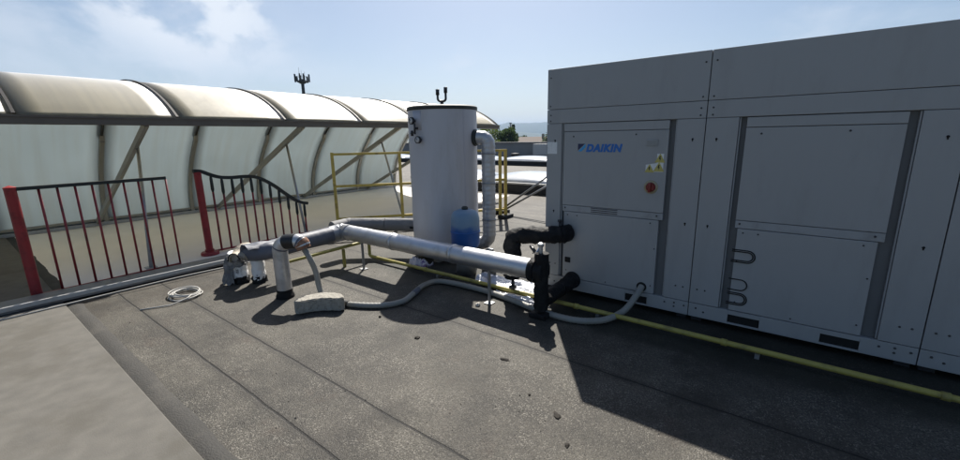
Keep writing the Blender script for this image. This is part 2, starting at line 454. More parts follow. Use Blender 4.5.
def jit(s, k, amp):
    return Vector((mnoise.noise(Vector((s * 3.1, k * 1.7, 0))), mnoise.noise(Vector((s * 3.1, k * 1.7, 9))), mnoise.noise(Vector((s * 3.1, k * 1.7, 21))))) * amp


def lumpy(r, amp, sc=1.0, sd=0.):
    return lambda i, a: r * (1 + amp * mnoise.noise(Vector((i * .55 * sc + sd, cos(a) * 1.8, sin(a) * 1.8))))


def dens(pts, step=.03):
    out = [Vector(pts[0])]
    for a, b in zip(pts, pts[1:]):
        a = Vector(a); b = Vector(b); n = max(1, int((b - a).length / step))
        for k in range(1, n + 1): out.append(a + (b - a) * k / n)
    return out


# ------------------------------------------------------------------ world, sun, camera
def build_world():
    w = bpy.data.worlds.new('World'); S.world = w; w.use_nodes = True
    n = w.node_tree; n.nodes.clear(); L = n.links; N = n.nodes.new
    out = N('ShaderNodeOutputWorld'); bg = N('ShaderNodeBackground'); L.new(bg.outputs[0], out.inputs[0])
    sky = N('ShaderNodeTexSky'); sky.sky_type = 'NISHITA'; sky.sun_disc = False
    sky.sun_elevation = SUN_EL; sky.sun_rotation = atan2(SUN_TO.x, SUN_TO.y)
    sky.altitude = 100; sky.air_density = 1.0; sky.dust_density = 1.5; sky.ozone_density = 1.4
    bg.inputs[1].default_value = SKY_STRENGTH
    # thin summer clouds: noise on the view direction, flattened towards the horizon
    tc = N('ShaderNodeTexCoord')

    def cloudmask(center, inner, outer, scale, lo, hi, zs=2.2, seed=0.):
        mp = N('ShaderNodeMapping'); mp.inputs['Scale'].default_value = (scale, scale, scale * zs); mp.inputs['Location'].default_value = (seed, seed * .7, seed * 1.3)
        L.new(tc.outputs['Generated'], mp.inputs[0])
        z = N('ShaderNodeTexNoise'); z.inputs['Scale'].default_value = 1; z.inputs['Detail'].default_value = 9; z.inputs['Roughness'].default_value = .56
        z.inputs['Distortion'].default_value = .35
        L.new(mp.outputs[0], z.inputs['Vector'])
        mr = N('ShaderNodeMapRange'); mr.interpolation_type = 'SMOOTHSTEP'; mr.inputs['From Min'].default_value = lo; mr.inputs['From Max'].default_value = hi
        L.new(z.outputs['Fac'], mr.inputs['Value'])
        dp = N('ShaderNodeVectorMath'); dp.operation = 'SUBTRACT'; L.new(tc.outputs['Generated'], dp.inputs[0]); dp.inputs[1].default_value = center
        sc = N('ShaderNodeVectorMath'); sc.operation = 'MULTIPLY'; L.new(dp.outputs[0], sc.inputs[0]); sc.inputs[1].default_value = (1, 1, zs)
        ln = N('ShaderNodeVectorMath'); ln.operation = 'LENGTH'; L.new(sc.outputs[0], ln.inputs[0])
        rg = N('ShaderNodeMapRange'); rg.interpolation_type = 'SMOOTHSTEP'; rg.inputs['From Min'].default_value = outer; rg.inputs['From Max'].default_value = inner
        L.new(ln.outputs['Value'], rg.inputs['Value'])
        mu = N('ShaderNodeMath'); mu.operation = 'MULTIPLY'; L.new(mr.outputs[0], mu.inputs[0]); L.new(rg.outputs[0], mu.inputs[1])
        return mu.outputs[0]

    def pix(u, v):
        return (RI * (u - 480) / FPX + UP * (230 - v) / FPX + FW).normalized()
    col = sky.outputs[0]
    for (u, v, inn, outr, sc, lo, hi, zs, amt, c, seed) in CLOUDS:
        mk = cloudmask(pix(u, v), inn, outr, sc, lo, hi, zs, seed)
        am = N('ShaderNodeMath'); am.operation = 'MULTIPLY'; L.new(mk, am.inputs[0]); am.inputs[1].default_value = amt
        mx = N('ShaderNodeMix'); mx.data_type = 'RGBA'; L.new(am.outputs[0], mx.inputs['Factor']); L.new(col, mx.inputs['A'])
        mx.inputs['B'].default_value = tuple(k / SKY_STRENGTH for k in c) + (1,)
        col = mx.outputs['Result']
    L.new(col, bg.inputs[0])
    ld = bpy.data.lights.new('sun', 'SUN'); ld.energy = SUN_STRENGTH; ld.angle = radians(.53); ld.color = (1., .95, .87)
    so = bpy.data.objects.new('sun', ld); COL.objects.link(so)
    d = -(SUN_TO * cos(SUN_EL) + ZU * sin(SUN_EL))
    so.rotation_euler = d.to_track_quat('-Z', 'Y').to_euler(); so.location = (-6, 8, 12)
    cd = bpy.data.cameras.new('camera'); co = bpy.data.objects.new('camera', cd); COL.objects.link(co)
    cd.sensor_fit = 'HORIZONTAL'; cd.sensor_width = 36; cd.lens = 36 * FPX / 960
    cd.clip_start = .05; cd.clip_end = 30000
    mt = Matrix((RI, UP, -FW)).transposed().to_4x4(); mt.translation = CAMP
    co.matrix_world = mt
    S.camera = co
    S.view_settings.view_transform = 'Standard'; S.view_settings.look = 'None'
    S.view_settings.gamma = 1; S.view_settings.use_curve_mapping = False; S.view_settings.exposure = EXPOSURE
    S.render.engine = 'CYCLES'
    S.cycles.use_denoising = True
    S.cycles.max_bounces = 8; S.cycles.volume_bounces = 1; S.cycles.transparent_max_bounces = 8
    S.cycles.sample_clamp_indirect = 6


SKY_STRENGTH, SUN_STRENGTH, EXPOSURE = .060, 5.0, .70
CLOUDS = [  # u, v, inner, outer, scale, lo, hi, flatten, amount, colour, seed
    (190, 8, .06, .24, 6.5, .40, .54, 1.5, .95, (.54, .57, .61), 3.1),
    (220, 82, .04, .36, 3.2, .34, .62, 3.0, .55, (.50, .53, .575), 1.7),
    (470, 55, .02, .22, 7.5, .47, .72, 2.2, .5, (.50, .53, .575), 5.3),
    (120, 40, .05, .42, 4.0, .42, .66, 2.0, .6, (.50, .53, .575), 8.3),
    (860, 40, .05, .40, 4.0, .48, .72, 2.0, .4, (.50, .53, .575), 11.9),
]
build_world()


# ------------------------------------------------------------------ the roof and the land
def build_setting():
    m = MB()
    xs, ys = (-46, 30), (-16, 23.0)
    m.grid(lambda a, b: Vector((xs[0] + a * (xs[1] - xs[0]), ys[0] + b * (ys[1] - ys[0]), 0)), 4, 4)
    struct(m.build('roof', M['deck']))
    bl = MB(); bl.box(-46, 30, -16, 23, -8.0, -.02)
    struct(bl.build('building_wall', M['bldg']))
    m = MB()

    def fl(a, b):
        x = -20 + 36 * a
        y = -3.222 + .122 * b + (.016 * mnoise.noise(Vector((x * 2.3, 0, 0))) + .008 * mnoise.noise(Vector((x * 9, 4, 0)))) * (b > .5)
        return Vector((x, y, (.004, .013, .012 + .004 * mnoise.noise(Vector((x * 5, 2, 0))), .003)[int(round(b * 3))]))
    m.grid(fl, 900, 3)
    struct(m.build('kerb_flashing', M['upstand']))
    m = MB(); m.box(-40, 25, -4.9, -3.217, -.01, .022, .006)
    struct(m.build('kerb', M['kerbcon']))
    # beige floor inside the glazed tunnel
    m = MB(); m.box(-9.3, -4.32, -16, 5.9, -.02, .004)
    struct(m.build('floor', M['screed']))
    # land
    m = MB(); n = 96
    c = m.b.verts.new((0, 0, -8.0))
    prev = None
    for rad in (60, 400, 1500, 3500, 9000):
        ring = [m.b.verts.new((rad * cos(2 * pi * k / n), rad * sin(2 * pi * k / n), -8.0)) for k in range(n)]
        for k in range(n):
            if prev is None: m.b.faces.new([c, ring[k], ring[(k + 1) % n]])
            else: m.b.faces.new([prev[k], ring[k], ring[(k + 1) % n], prev[(k + 1) % n]])
        prev = ring
    struct(m.build('ground', M['land']))
    # two ridges of hills
    for idx, (r0, r1, hmean, amp, seed) in enumerate(((3300, 3900, 62, 34, 2.), (4300, 5400, 156, 50, 7.))):
        m = MB(); na, nr = 300, 10

        def f(a, b):
            th = 2 * pi * a; rad = r0 + (r1 - r0) * b
            p = Vector((cos(th) * 5 + seed, sin(th) * 5, seed * 2))
            h = hmean + amp * 1.5 * mnoise.fractal(p, .9, 2.1, 5)
            p2 = Vector((cos(th) * 34 + seed, sin(th) * 34, b * 3))
            h += amp * .42 * mnoise.fractal(p2, .8, 2.2, 4)
            s = sin(pi * min(1., b * 1.15) * .5) if b < .87 else 1.0
            h = max(6, h) * s ** .8
            return Vector((rad * cos(th), rad * sin(th), -9 + h))
        m.grid(f, na, nr)
        struct(m.build('hills', M['hill']))


build_setting()


# ------------------------------------------------------------------ glazed tunnel canopy
PROF = [(-4.80, 1.93), (-5.02, 2.09), (-5.35, 2.27), (-5.75, 2.42), (-6.2, 2.52), (-6.65, 2.555), (-7.1, 2.49), (-7.5, 2.33),
        (-7.95, 1.98), (-8.35, 1.58), (-8.66, 1.18), (-8.87, .78), (-8.98, .40), (-9.0, .06)]
PROF = [Vector((x, 0, z)) for x, z in PROF]
PROFS = spline(PROF, 4)
YK = [-.10 + 1.52 * k for k in range(-6, 5)]


def sk(x): return .048 * (x + 4.8)


def build_canopy():
    c = thing('tunnel_canopy', 'long barrel vaulted walkway canopy of milky translucent sheets on dark ribs', 'canopy', (-4.8, -.1, 0))
    for k in range(len(YK) - 1):
        y0, y1 = YK[k] + .0008, YK[k + 1] - .0008
        n = len(PROFS) - 1; cut = 28
        for name, i0, i1, mt in (('roof_glazing', 0, cut, 'sheet'), ('side_glazing', cut, n, 'sheet2')):
            m = MB()

            def f(a, b):
                i = min(i1, i0 + int(round(a * (i1 - i0)))); p = PROFS[i]
                bulge = .004 * sin(pi * b)
                return Vector((p.x, y0 + (y1 - y0) * b + sk(p.x), p.z + bulge * min(1, p.z / 2)))
            m.grid(f, i1 - i0, 6, .006)
            m.build(name, M[mt], c)
    for y in YK:
        pts = [Vector((p.x, y + sk(p.x), p.z)) for p in PROFS]
        # black seal over the joint, outside
        m = MB()
        out = []
        for i, p in enumerate(pts):
            d = (pts[min(i + 1, len(pts) - 1)] - pts[max(0, i - 1)]).normalized(); nrm = Vector((-d.z, 0, d.x))
            if nrm.z < 0 and p.x > -7: nrm = -nrm
            if p.x < -8.2 and nrm.x > 0: nrm = -nrm
            out.append((p, d, nrm))
        nn = len(out) - 1
        for (p, d, u), (q, d2, u2) in zip(out[:nn], out[1:nn + 1]):
            m.bar(p + u * .016, q + u2 * .016, .03, .016, u)
        m.build('seal_strip', M['seal'], c)
        # rib inside
        m = MB()
        for (p, d, u), (q, d2, u2) in zip(out, out[1:]):
            m.bar(p - u * .042, q - u2 * .042, .014 if p.x > -7.4 else .07, .035 if p.x > -7.4 else .05, u)
        m.build('rib', M['frame'], c)
    ya, yb = YK[0] - .05, YK[-1] + .05
    m = MB(); m.box(-4.86, -4.755, ya, yb, 1.826, 1.912, .008)
    m.box(-4.765, -4.735, ya, yb, 1.905, 1.925)
    m.build('eave_beam', M['bronze'], c)
    m = MB(); m.box(-9.05, -8.93, ya - .2, yb - .2, .005, .075, .008); m.build('bottom_rail', M['galv'], c)
    m = MB(); m.box(-9.06, -8.95, ya - .2, yb - .2, .10, .145, .005); m.build('bottom_rail', M['frame'], c)
    for y in (-8.6, -6.4, -4.18, -1.97, .23, 2.44, 4.6):
        m = MB(); m.bar((-4.84, y, 1.85), (-8.93, y, .08), .05, .085); b = m.build('brace', M['frame'], c)
        m = MB(); m.tube([(-5.52, y + .03, 1.565), (-4.58, y - .30, .0)], .021, 10)
        m.box(-4.64, -4.52, y - .36, y - .24, 0, .012)
        m.build('strut', M['galv'], c)


build_canopy()


# ------------------------------------------------------------------ red railing
def build_red_railing():
    X = -4.62
    base = Vector((X, -1.55, 0))
    t = thing('red_railing', 'dark red and black wavy iron railing with thin balusters in front of the canopy', 'railing', base)
    m = MB(); m.lathe([(0, .03), (.046, .03), (.046, 1.17), (.05, 1.19), (0, 1.21)], base, seg=20)
    p = m.build('post', M['redpaint'], t, smooth=.6)
    m = MB(); m.lathe([(.0, 0.005), (.115, .005), (.115, .035), (.105, .05), (.06, .055), (.058, .085), (0, .085)], base, seg=24)
    m.build('base_plate', M['redpaint'], p, smooth=.6)
    tops = [(-1.60, 1.215), (-1.50, 1.20), (-1.40, 1.15), (-1.28, 1.105), (-1.12, 1.085), (-.95, 1.085), (-.80, 1.07), (-.66, 1.01), (-.50, .90), (-.34, .76), (-.18, .63), (-.06, .57), (.03, .55)]
    sp = spline([Vector((X, y, z)) for y, z in tops], 5)
    m = MB()
    for a, b in zip(sp, sp[1:]): m.bar(a, b + (b - a) * .15, .055, .048)
    m.build('handrail', M['darkpaint'], t)

    def topz(y):
        for a, b in zip(sp, sp[1:]):
            if a.y <= y <= b.y: return a.z + (b.z - a.z) * (y - a.y) / max(1e-6, b.y - a.y)
        return sp[-1].z
    n = 11
    for i in range(n):
        y = -1.39 + i * (1.36 / (n - 1))
        zt = topz(y) - .015
        m = MB(); m.tube([(X, y, .03), (X, y, zt - .22)], .0145, 8); b = m.build('baluster', M['barpaint'], t)
        m = MB(); m.tube([(X, y, zt - .23), (X, y, zt - .19), (X, y, zt - .05), (X, y, zt)], .016, 8, rfun=lambda q, a: (.0145, .023, .021, .015)[q])
        m.build('sleeve', M['darkpaint'], b)
    m = MB(); m.bar((X, -1.5, .045), (X, .02, .045), .03, .022); m.build('bottom_bar', M['barpaint'], t)
    # the section that turns towards the viewer
    A = Vector((-4.30, -2.02, 0)); B = Vector((-4.22, -3.35, 0)); d = (B - A)
    m = MB(); m.bar(A + ZU * 1.17, B + ZU * 1.17, .05, .036); m.build('handrail', M['darkpaint'], t)
    for i in range(9):
        p = A + d * (i / 9.4)
        m = MB(); m.tube([p + ZU * .03, p + ZU * 1.155], .0115, 8); m.build('baluster', M['barpaint'], t)
    m = MB(); m.bar(A + ZU * .045, B + ZU * .045, .03, .022); m.build('bottom_bar', M['barpaint'], t)
    m = MB(); m.lathe([(0, .005), (.046, .005), (.046, 1.17), (.05, 1.19), (0, 1.21)], B, seg=20); m.build('post', M['redpaint'], t, smooth=.6)


build_red_railing()


# ------------------------------------------------------------------ yellow guard rail
def build_guardrail():
    A = Vector((-4.60, .58, 0)); E = Vector((-2.60, 3.12, 0)); d = (E - A)
    t = thing('guardrail', 'yellow steel guardrail with three rails and black rubber weight feet', 'railing', A)
    H = 1.37
    fr = [0, .365, .70, .965, 1.0]
    for k, s in enumerate(fr):
        p = A + d * s
        m = MB(); m.bar(p + ZU * .03, p + ZU * (H if k else H + .012), .052, .052, d.normalized()); m.build('post', M['rail'], t)
        if k in (0, 2, 4):
            m = MB(); m.box(p.x - .09, p.x + .09, p.y - .16, p.y + .16, .004, .07, .012); m.build('weight', M['weight'], t)
    for z in (H - .02, .78, .18):
        m = MB(); m.bar(A + ZU * z, E + ZU * z, .042, .042); m.build('rail', M['rail'], t)
    q = Vector((-2.97, 3.39, .05))
    for off, v in ((Vector((0, 0, 0)), Vector((1.0, .21, .74))), (Vector((.05, .03, .0)), Vector((.95, .18, .56)))):
        m = MB(); m.tube([q + off, q + off + v * 1.7], .021, 10); m.build('brace', M['galv'], t)
    for dx, dy in ((-.16, -.12), (.05, -.02)):
        m = MB(); m.box(q.x + dx, q.x + dx + .17, q.y + dy - .08, q.y + dy + .14, .004, .10, .014); m.build('weight', M['weight'], t)


build_guardrail()


# ------------------------------------------------------------------ storage tank
TC = Vector((-1.745, .385, 0)); TR = .447


def tank_pt(ang, z, r=TR):
    return TC + Vector((cos(ang) * r, sin(ang) * r, z))


def build_tank():
    t = thing('storage_tank', 'tall pale grey cylindrical storage tank with dark lid and two gauges', 'tank', TC)
    m = MB(); m.lathe([(0, .085), (TR - .02, .085), (TR, .105), (TR, 1.945), (0, 1.945)], TC, seg=96); m.build('shell', M['tank'], t, smooth=.7, origin=TC)
    m = MB(); m.lathe([(0, 1.945), (TR + .006, 1.945), (TR + .010, 1.952), (TR + .010, 1.985), (TR - .01, 1.998), (0, 2.003)], TC, seg=96); m.build('lid', M['rim'], t, smooth=.7)
    for a in (.4, 1.97, 3.54, 5.11):
        p = tank_pt(a, 0, TR * .72)
        m = MB(); m.box(p.x - .05, p.x + .05, p.y - .05, p.y + .05, .003, .086, .004); m.build('foot', M['galv'], t)
    # vertical seam of the jacket
    # view-facing angle
    fa = atan2(CAMP.y - TC.y, CAMP.x - TC.x)
    # forked vent on top
    f = MB(); c = TC + Vector((0.0, -.0, 2.0)); sd = ri0
    f.tube([c, c + ZU * .06], .022, 10)
    f.tube(fillet([c + sd * -.052 + ZU * .20, c + sd * -.052 + ZU * .068, c + sd * .052 + ZU * .068, c + sd * .052 + ZU * .22], .035), .015, 10)
    fk = f.build('vent_fork', M['gauge'], t)
    for s, z in ((-.052, .165), (.052, .19)):
        f = MB(); f.tube([c + sd * s + ZU * (z - .02), c + sd * s + ZU * (z + .05)], .024, 10)
        f.tube([c + sd * (s - .018) + ZU * (z + .03), c + sd * (s + .022) + ZU * (z + .045)], .014, 8)
        f.build('vent_cap', M['gauge'], fk)
    # cover plate, gauges, valve on the left flank
    def gauge(ang, z, r=.042):
        nrm = Vector((cos(ang), sin(ang), 0)); p = tank_pt(ang, z)
        m = MB(); m.lathe([(0, -.02), (r * .45, -.02), (r * .45, .03), (r, .034), (r, .062), (r * .86, .066), (r * .84, .058), (0, .058)], p, nrm, 28); g = m.build('gauge', M['gauge'], t, smooth=.6)
        m = MB(); m.lathe([(0, .0595), (r * .8, .0595), (r * .8, .0605), (0, .0605)], p, nrm, 28); m.build('dial', M['dial'], g)
        s = nrm.cross(ZU)
        m = MB(); m.bar(p + nrm * .0625 - s * .004, p + nrm * .0625 + s * r * .5 + ZU * r * .42, .005, .002, nrm); m.build('needle', M['black'], g)
    gauge(fa - .87, 1.815, .044)
    gauge(fa - .67, 1.585, .044)
    m = MB()
    n = 10
    a0, a1 = fa - .95, fa - .62

    def f2(a, b):
        return tank_pt(a0 + (a1 - a0) * a, 1.60 + .33 * b, TR + .004)
    m.grid(lambda a, b: tank_pt(a0 + (a1 - a0) * a, 1.70 + .235 * b, TR + .003), 10, 1, .002); m.build('cover_plate', M['tankpatch'], t)
    a = fa - .76; p = tank_pt(a, 1.725); nr = Vector((cos(a), sin(a), 0)); s = nr.cross(ZU) * -1
    m = MB(); m.tube([p - nr * .02, p + nr * .05], .014, 10); m.tube([p + nr * .05 + ZU * .06, p + nr * .05 - ZU * .07], .012, 10)
    m.tube([p + nr * .05 - ZU * .05, p + nr * .05 - ZU * .06 - s * .075], .010, 8)
    m.tube([p + nr * .05 - ZU * .062 - s * .05 + ZU * .035, p + nr * .05 - ZU * .062 - s * .05 - ZU * .03], .017, 10)
    m.build('valve', M['gauge'], t)
    a = fa + .62; p0_ = tank_pt(a, .11, TR + .001); p1_ = tank_pt(a, 1.94, TR + .001)
    m = MB(); m.bar(p0_, p1_, .022, .004, Vector((cos(a), sin(a), 0))); m.build('seam_strip', M['tankpatch'], t)
    # thin rubber trim lines
    m = MB(); m.lathe([(TR - .004, .10), (TR + .004, .10), (TR + .004, .125), (TR - .004, .125)], TC, seg=96); m.build('bottom_band', M['tankpatch'], t)


build_tank()


def build_riser():
    a = atan2(CAMP.y - TC.y, CAMP.x - TC.x) + 1.13
    nr = Vector((cos(a), sin(a), 0)); p = tank_pt(a, 1.60, TR - .01)
    d2 = (ri0 * .95 + Vector((.15, -.1, 0))).normalized()
    q = p + nr * .05
    far = Vector((q.x, q.y, 0)) + d2 * .135
    t = thing('insulated_pipe', 'aluminium clad riser pipe bending down beside the tall tank', 'pipe', (far.x, far.y, 0))
    path = fillet([p, Vector((far.x, far.y, 1.60)), Vector((far.x, far.y, .20)), Vector((far.x - .30, far.y - .06, .20))], .14, 10)

    def seg(i, a):
        return .079 + (.002 if i % 2 else 0)
    m = MB(); m.tube(dens(path, .02), .088, 26, rfun=lambda i, a: .086 + .005 * (i % 3 == 0)); m.build('jacket', M['alu3'], t, smooth=.8)
    for z in (1.40, 1.02, .54):
        m = MB(); m.lathe([(.0885, -.012), (.094, -.012), (.094, .012), (.0885, .012)], (far.x, far.y, z), seg=24); m.build('band', M['alu2'], t)
    for k, s in enumerate((.35, .7)):
        pass
    m = MB(); m.lathe([(.0, .0), (.105, .0), (.105, .03), (.090, .035), (.090, .05), (0, .05)], p, nr, 26); m.build('flange', M['rim'], t, smooth=.6)
    m = MB(); m.box(far.x - .04, far.x + .04, far.y - .04, far.y + .04, .003, .13); m.build('foot', M['galv'], t)


build_riser()


def build_vessel():
    # blue and white pressure vessel standing before the tank
    c = Vector((-1.01, -.09, 0)); R = .170
    t = thing('expansion_vessel', 'small blue pressure vessel with paler faded upper half before the tall tank', 'vessel', c)
    z0 = .285
    prof = [(0, z0), (R * .55, z0 + .01), (R * .9, z0 + .055), (R, z0 + .10), (R, z0 + .36), (R * .985, z0 + .40), (R * .93, z0 + .44), (R * .80, z0 + .475), (R * .5, z0 + .497), (0, z0 + .503)]
    m = MB(); m.lathe(prof, c, seg=40); m.build('vessel_shell', M['vessel'], t, smooth=.9, origin=c + ZU * (z0 - .02))
    m = MB(); m.lathe([(R - .002, z0 + .23), (R + .006, z0 + .233), (R + .006, z0 + .247), (R - .002, z0 + .25)], c, seg=40); m.build('weld_band', M['vessel'], t, origin=c + ZU * (z0 - .02))
    m = MB(); m.lathe([(0, z0 + .495), (.036, z0 + .495), (.038, z0 + .525), (.024, z0 + .535), (0, z0 + .537)], c, seg=18); m.build('cap', M['rim'], t)
    m = MB(); m.lathe([(R * .60, .003), (R * .72, .003), (R * .62, z0 + .03), (R * .55, z0 + .03)], c, seg=28); m.build('base_ring', M['galv'], t)


build_vessel()


# ------------------------------------------------------------------ long clad pipe run
def build_long_pipe():
    Y, Zp, R = -.67, .432, .096
    t = thing('insulated_pipe', 'long shiny aluminium clad pipe on thin legs in front of the tank', 'pipe', (-.23, Y, 0))
    XE, XL = .235, -2.62
    for x0, x1 in ((-2.48, -1.62), (-1.60, -.70), (-.68, XE)):
        m = MB(); n = 26
        pts = [(x0 + (x1 - x0) * i / n, Y, Zp) for i in range(n + 1)]
        m.tube(pts, R, 30, rfun=lambda i, a, x0=x0: R + .0018 * mnoise.noise(Vector((i * .35 + x0 * 9, cos(a) * 1.6, sin(a) * 1.6))))
        m.build('jacket', M['alu'], t, smooth=.8)
    for x in (-1.61, -.69):
        m = MB(); m.lathe([(R - .003, -.022), (R + .004, -.022), (R + .006, 0), (R + .004, .022), (R - .003, .022)], (x, Y, Zp), (1, 0, 0), 30); m.build('band', M['alu'], t)
    # mitred elbow and the darker branch running towards the left
    XB = -2.63
    el = fillet([(-2.47, Y, Zp), (XB, Y, Zp), (XB, Y - .17, Zp - .015)], .10, 9)
    m = MB(); m.tube(el, R * 1.09, 22, rfun=lambda i, a: R * 1.07 + .010 * mnoise.noise(Vector((i * .6, cos(a) * 2, sin(a) * 2)))); m.build('elbow', M['alu2'], t, smooth=.8)
    br = dens(fillet([(XB, Y - .16, Zp - .014), (XB + .01, -1.70, .385), (-2.86, -1.76, .36)], .12, 7), .08)
    m = MB(); m.tube(br, R * 1.02, 22, rfun=lambda i, a: R * 1.02 + .006 * mnoise.noise(Vector((i * .5, cos(a) * 1.5, sin(a) * 1.5 + 4)))); m.build('branch', M['greyfoam'], t, smooth=.8)
    for x, yy, zt in ((-2.18, -.70, .34), (-.23, -.685, .335)):
        m = MB(); m.bar((x, yy, .0), (x, yy, zt + .03), .022, .022); m.box(x - .04, x + .04, yy - .04, yy + .04, .002, .01)
        m.build('leg', M['galv'], t)
    # black end flange
    m = MB(); m.lathe([(0, 0), (R + .014, 0), (R + .018, .02), (R + .014, .055), (R - .01, .062), (0, .062)], (XE, Y, Zp), (1, 0, 0), 28); m.build('end_flange', M['blackfoam'], t, smooth=.6)
    # torn white wrapped end: two stubs going down under a crumpled cowl
    for k, (p, rr, h) in enumerate(((Vector((-2.985, -1.835, 0)), .088, .36), (Vector((-2.80, -1.70, 0)), .07, .33))):
        m = MB(); n = 14
        pts = [Vector((p.x + .006 * sin(i), p.y, .05 + (h - .05) * i / n)) for i in range(n + 1)]
        m.tube(pts, rr, 22, rfun=lambda i, a, rr=rr, k=k: rr * (1 + .16 * mnoise.noise(Vector((i * .45 + k * 7, cos(a) * 2.2, sin(a) * 2.2)))))
        m.build('down_pipe', M['whitewrap'], t, smooth=1.0)
        m = MB(); m.tube([Vector((p.x, p.y, .003 + .02 * i)) for i in range(5)], rr, 22, rfun=lambda i, a, rr=rr, k=k: rr * (1.15 + .35 * mnoise.noise(Vector((i * .6 + k * 5, cos(a) * 3, sin(a) * 3))) - .03 * i)); m.build('collar', M['blackfoam'], t, smooth=1.2)
    # a split cowl arched over the first stub, its axis along the view
    ax = Vector((.61, -.79, 0)); sd = Vector((.79, .61, 0)); o = Vector((-2.90, -1.80, .315))

    def cowl(a, b, rr=.142, L0=-.10, L1=.19):
        th = -.25 + 3.35 * a
        w = rr * (1 + .16 * mnoise.noise(Vector((a * 3.2, b * 3.2, 3)))) * (1 - .50 * b ** 1.6)
        return o - sd * (cos(th) * w) + ZU * (sin(th) * w * .95 + .012 * sin(b * 7)) + ax * (L0 + (L1 - L0) * b + .03 * mnoise.noise(Vector((a * 4, 0, 2))))
    m = MB(); m.grid(cowl, 22, 10, .010); m.build('cowl', M['creamwrap'], t, smooth=1.2)
    m = MB(); m.tube([cowl(i / 26, 1.0) + ZU * .004 for i in range(27)], .013, 8, rfun=lambda i, a: .006 + .003 * mnoise.noise(Vector((i * .7, 0, 0)))); m.build('cowl_edge', M['blackfoam'], t, smooth=1.)
    m = MB()

    def skirt(a, b):
        w = .10 + .10 * b + .05 * mnoise.noise(Vector((a * 5, b * 4, 13)))
        th = -1.9 + 2.0 * a
        q = o - sd * (cos(th) * w * .7 + .13) - ax * .02 + ax * (-sin(th) * w * .7)
        return Vector((q.x, q.y, max(.006, .30 - .29 * b + .05 * mnoise.noise(Vector((a * 7, b * 3, 5))))))
    m.grid(skirt, 16, 10, .006); m.build('torn_wrap', M['greywrap'], t, smooth=1.2)
    m = MB()

    def band(a, b):
        th = 2 * pi * a; w = .098 + .03 * mnoise.noise(Vector((cos(th) * 2, sin(th) * 2, b * 4))) + .012 * sin(th * 5 + b * 4)
        return Vector((-2.975 + cos(th) * w, -1.845 + sin(th) * w, .20 + .085 * b + .045 * mnoise.noise(Vector((cos(th) * 1.5 + 4, sin(th) * 1.5, b)))))
    m.grid(band, 30, 5, .005); m.build('torn_wrap', M['greywrap'], t, smooth=1.2)
    m = MB()

    def cover(a, b):
        # loose grey jacket sheet hanging over the branch between cowl and vent pipe
        th = -.5 + 3.0 * a; y = -1.86 + .42 * b
        w = .124 + .034 * mnoise.noise(Vector((a * 5, b * 4, 31)))
        return Vector((-2.66 - cos(th) * w - .05 * (1 - b), y, .375 + sin(th) * w * .95))
    m.grid(cover, 18, 8, .006); m.build('loose_cover', M['greyfoam'], t, smooth=1.2)


build_long_pipe()


def build_tank_pipe():
    p0 = tank_pt(radians(205), .42, TR - .02)
    t = thing('insulated_pipe', 'grey wrapped pipe bending from the foot of the tank behind the long pipe', 'pipe', (p0.x, p0.y, 0))
    pts = fillet([p0, p0 + Vector((-.40, -.22, .0)), Vector((-2.95, -.35, .43)), Vector((-2.95, -.60, .42))], .14, 8)
    m = MB(); m.tube(pts, .095, 20, rfun=lumpy(.093, .1)); m.build('jacket', M['greypipe'], t, smooth=.8)
    m = MB(); q = pts[0]; m.tube([q + Vector((.02, .01, 0)), q + Vector((-.07, -.04, 0))], .09, 20); m.build('collar', M['blackfoam'], t)


build_tank_pipe()


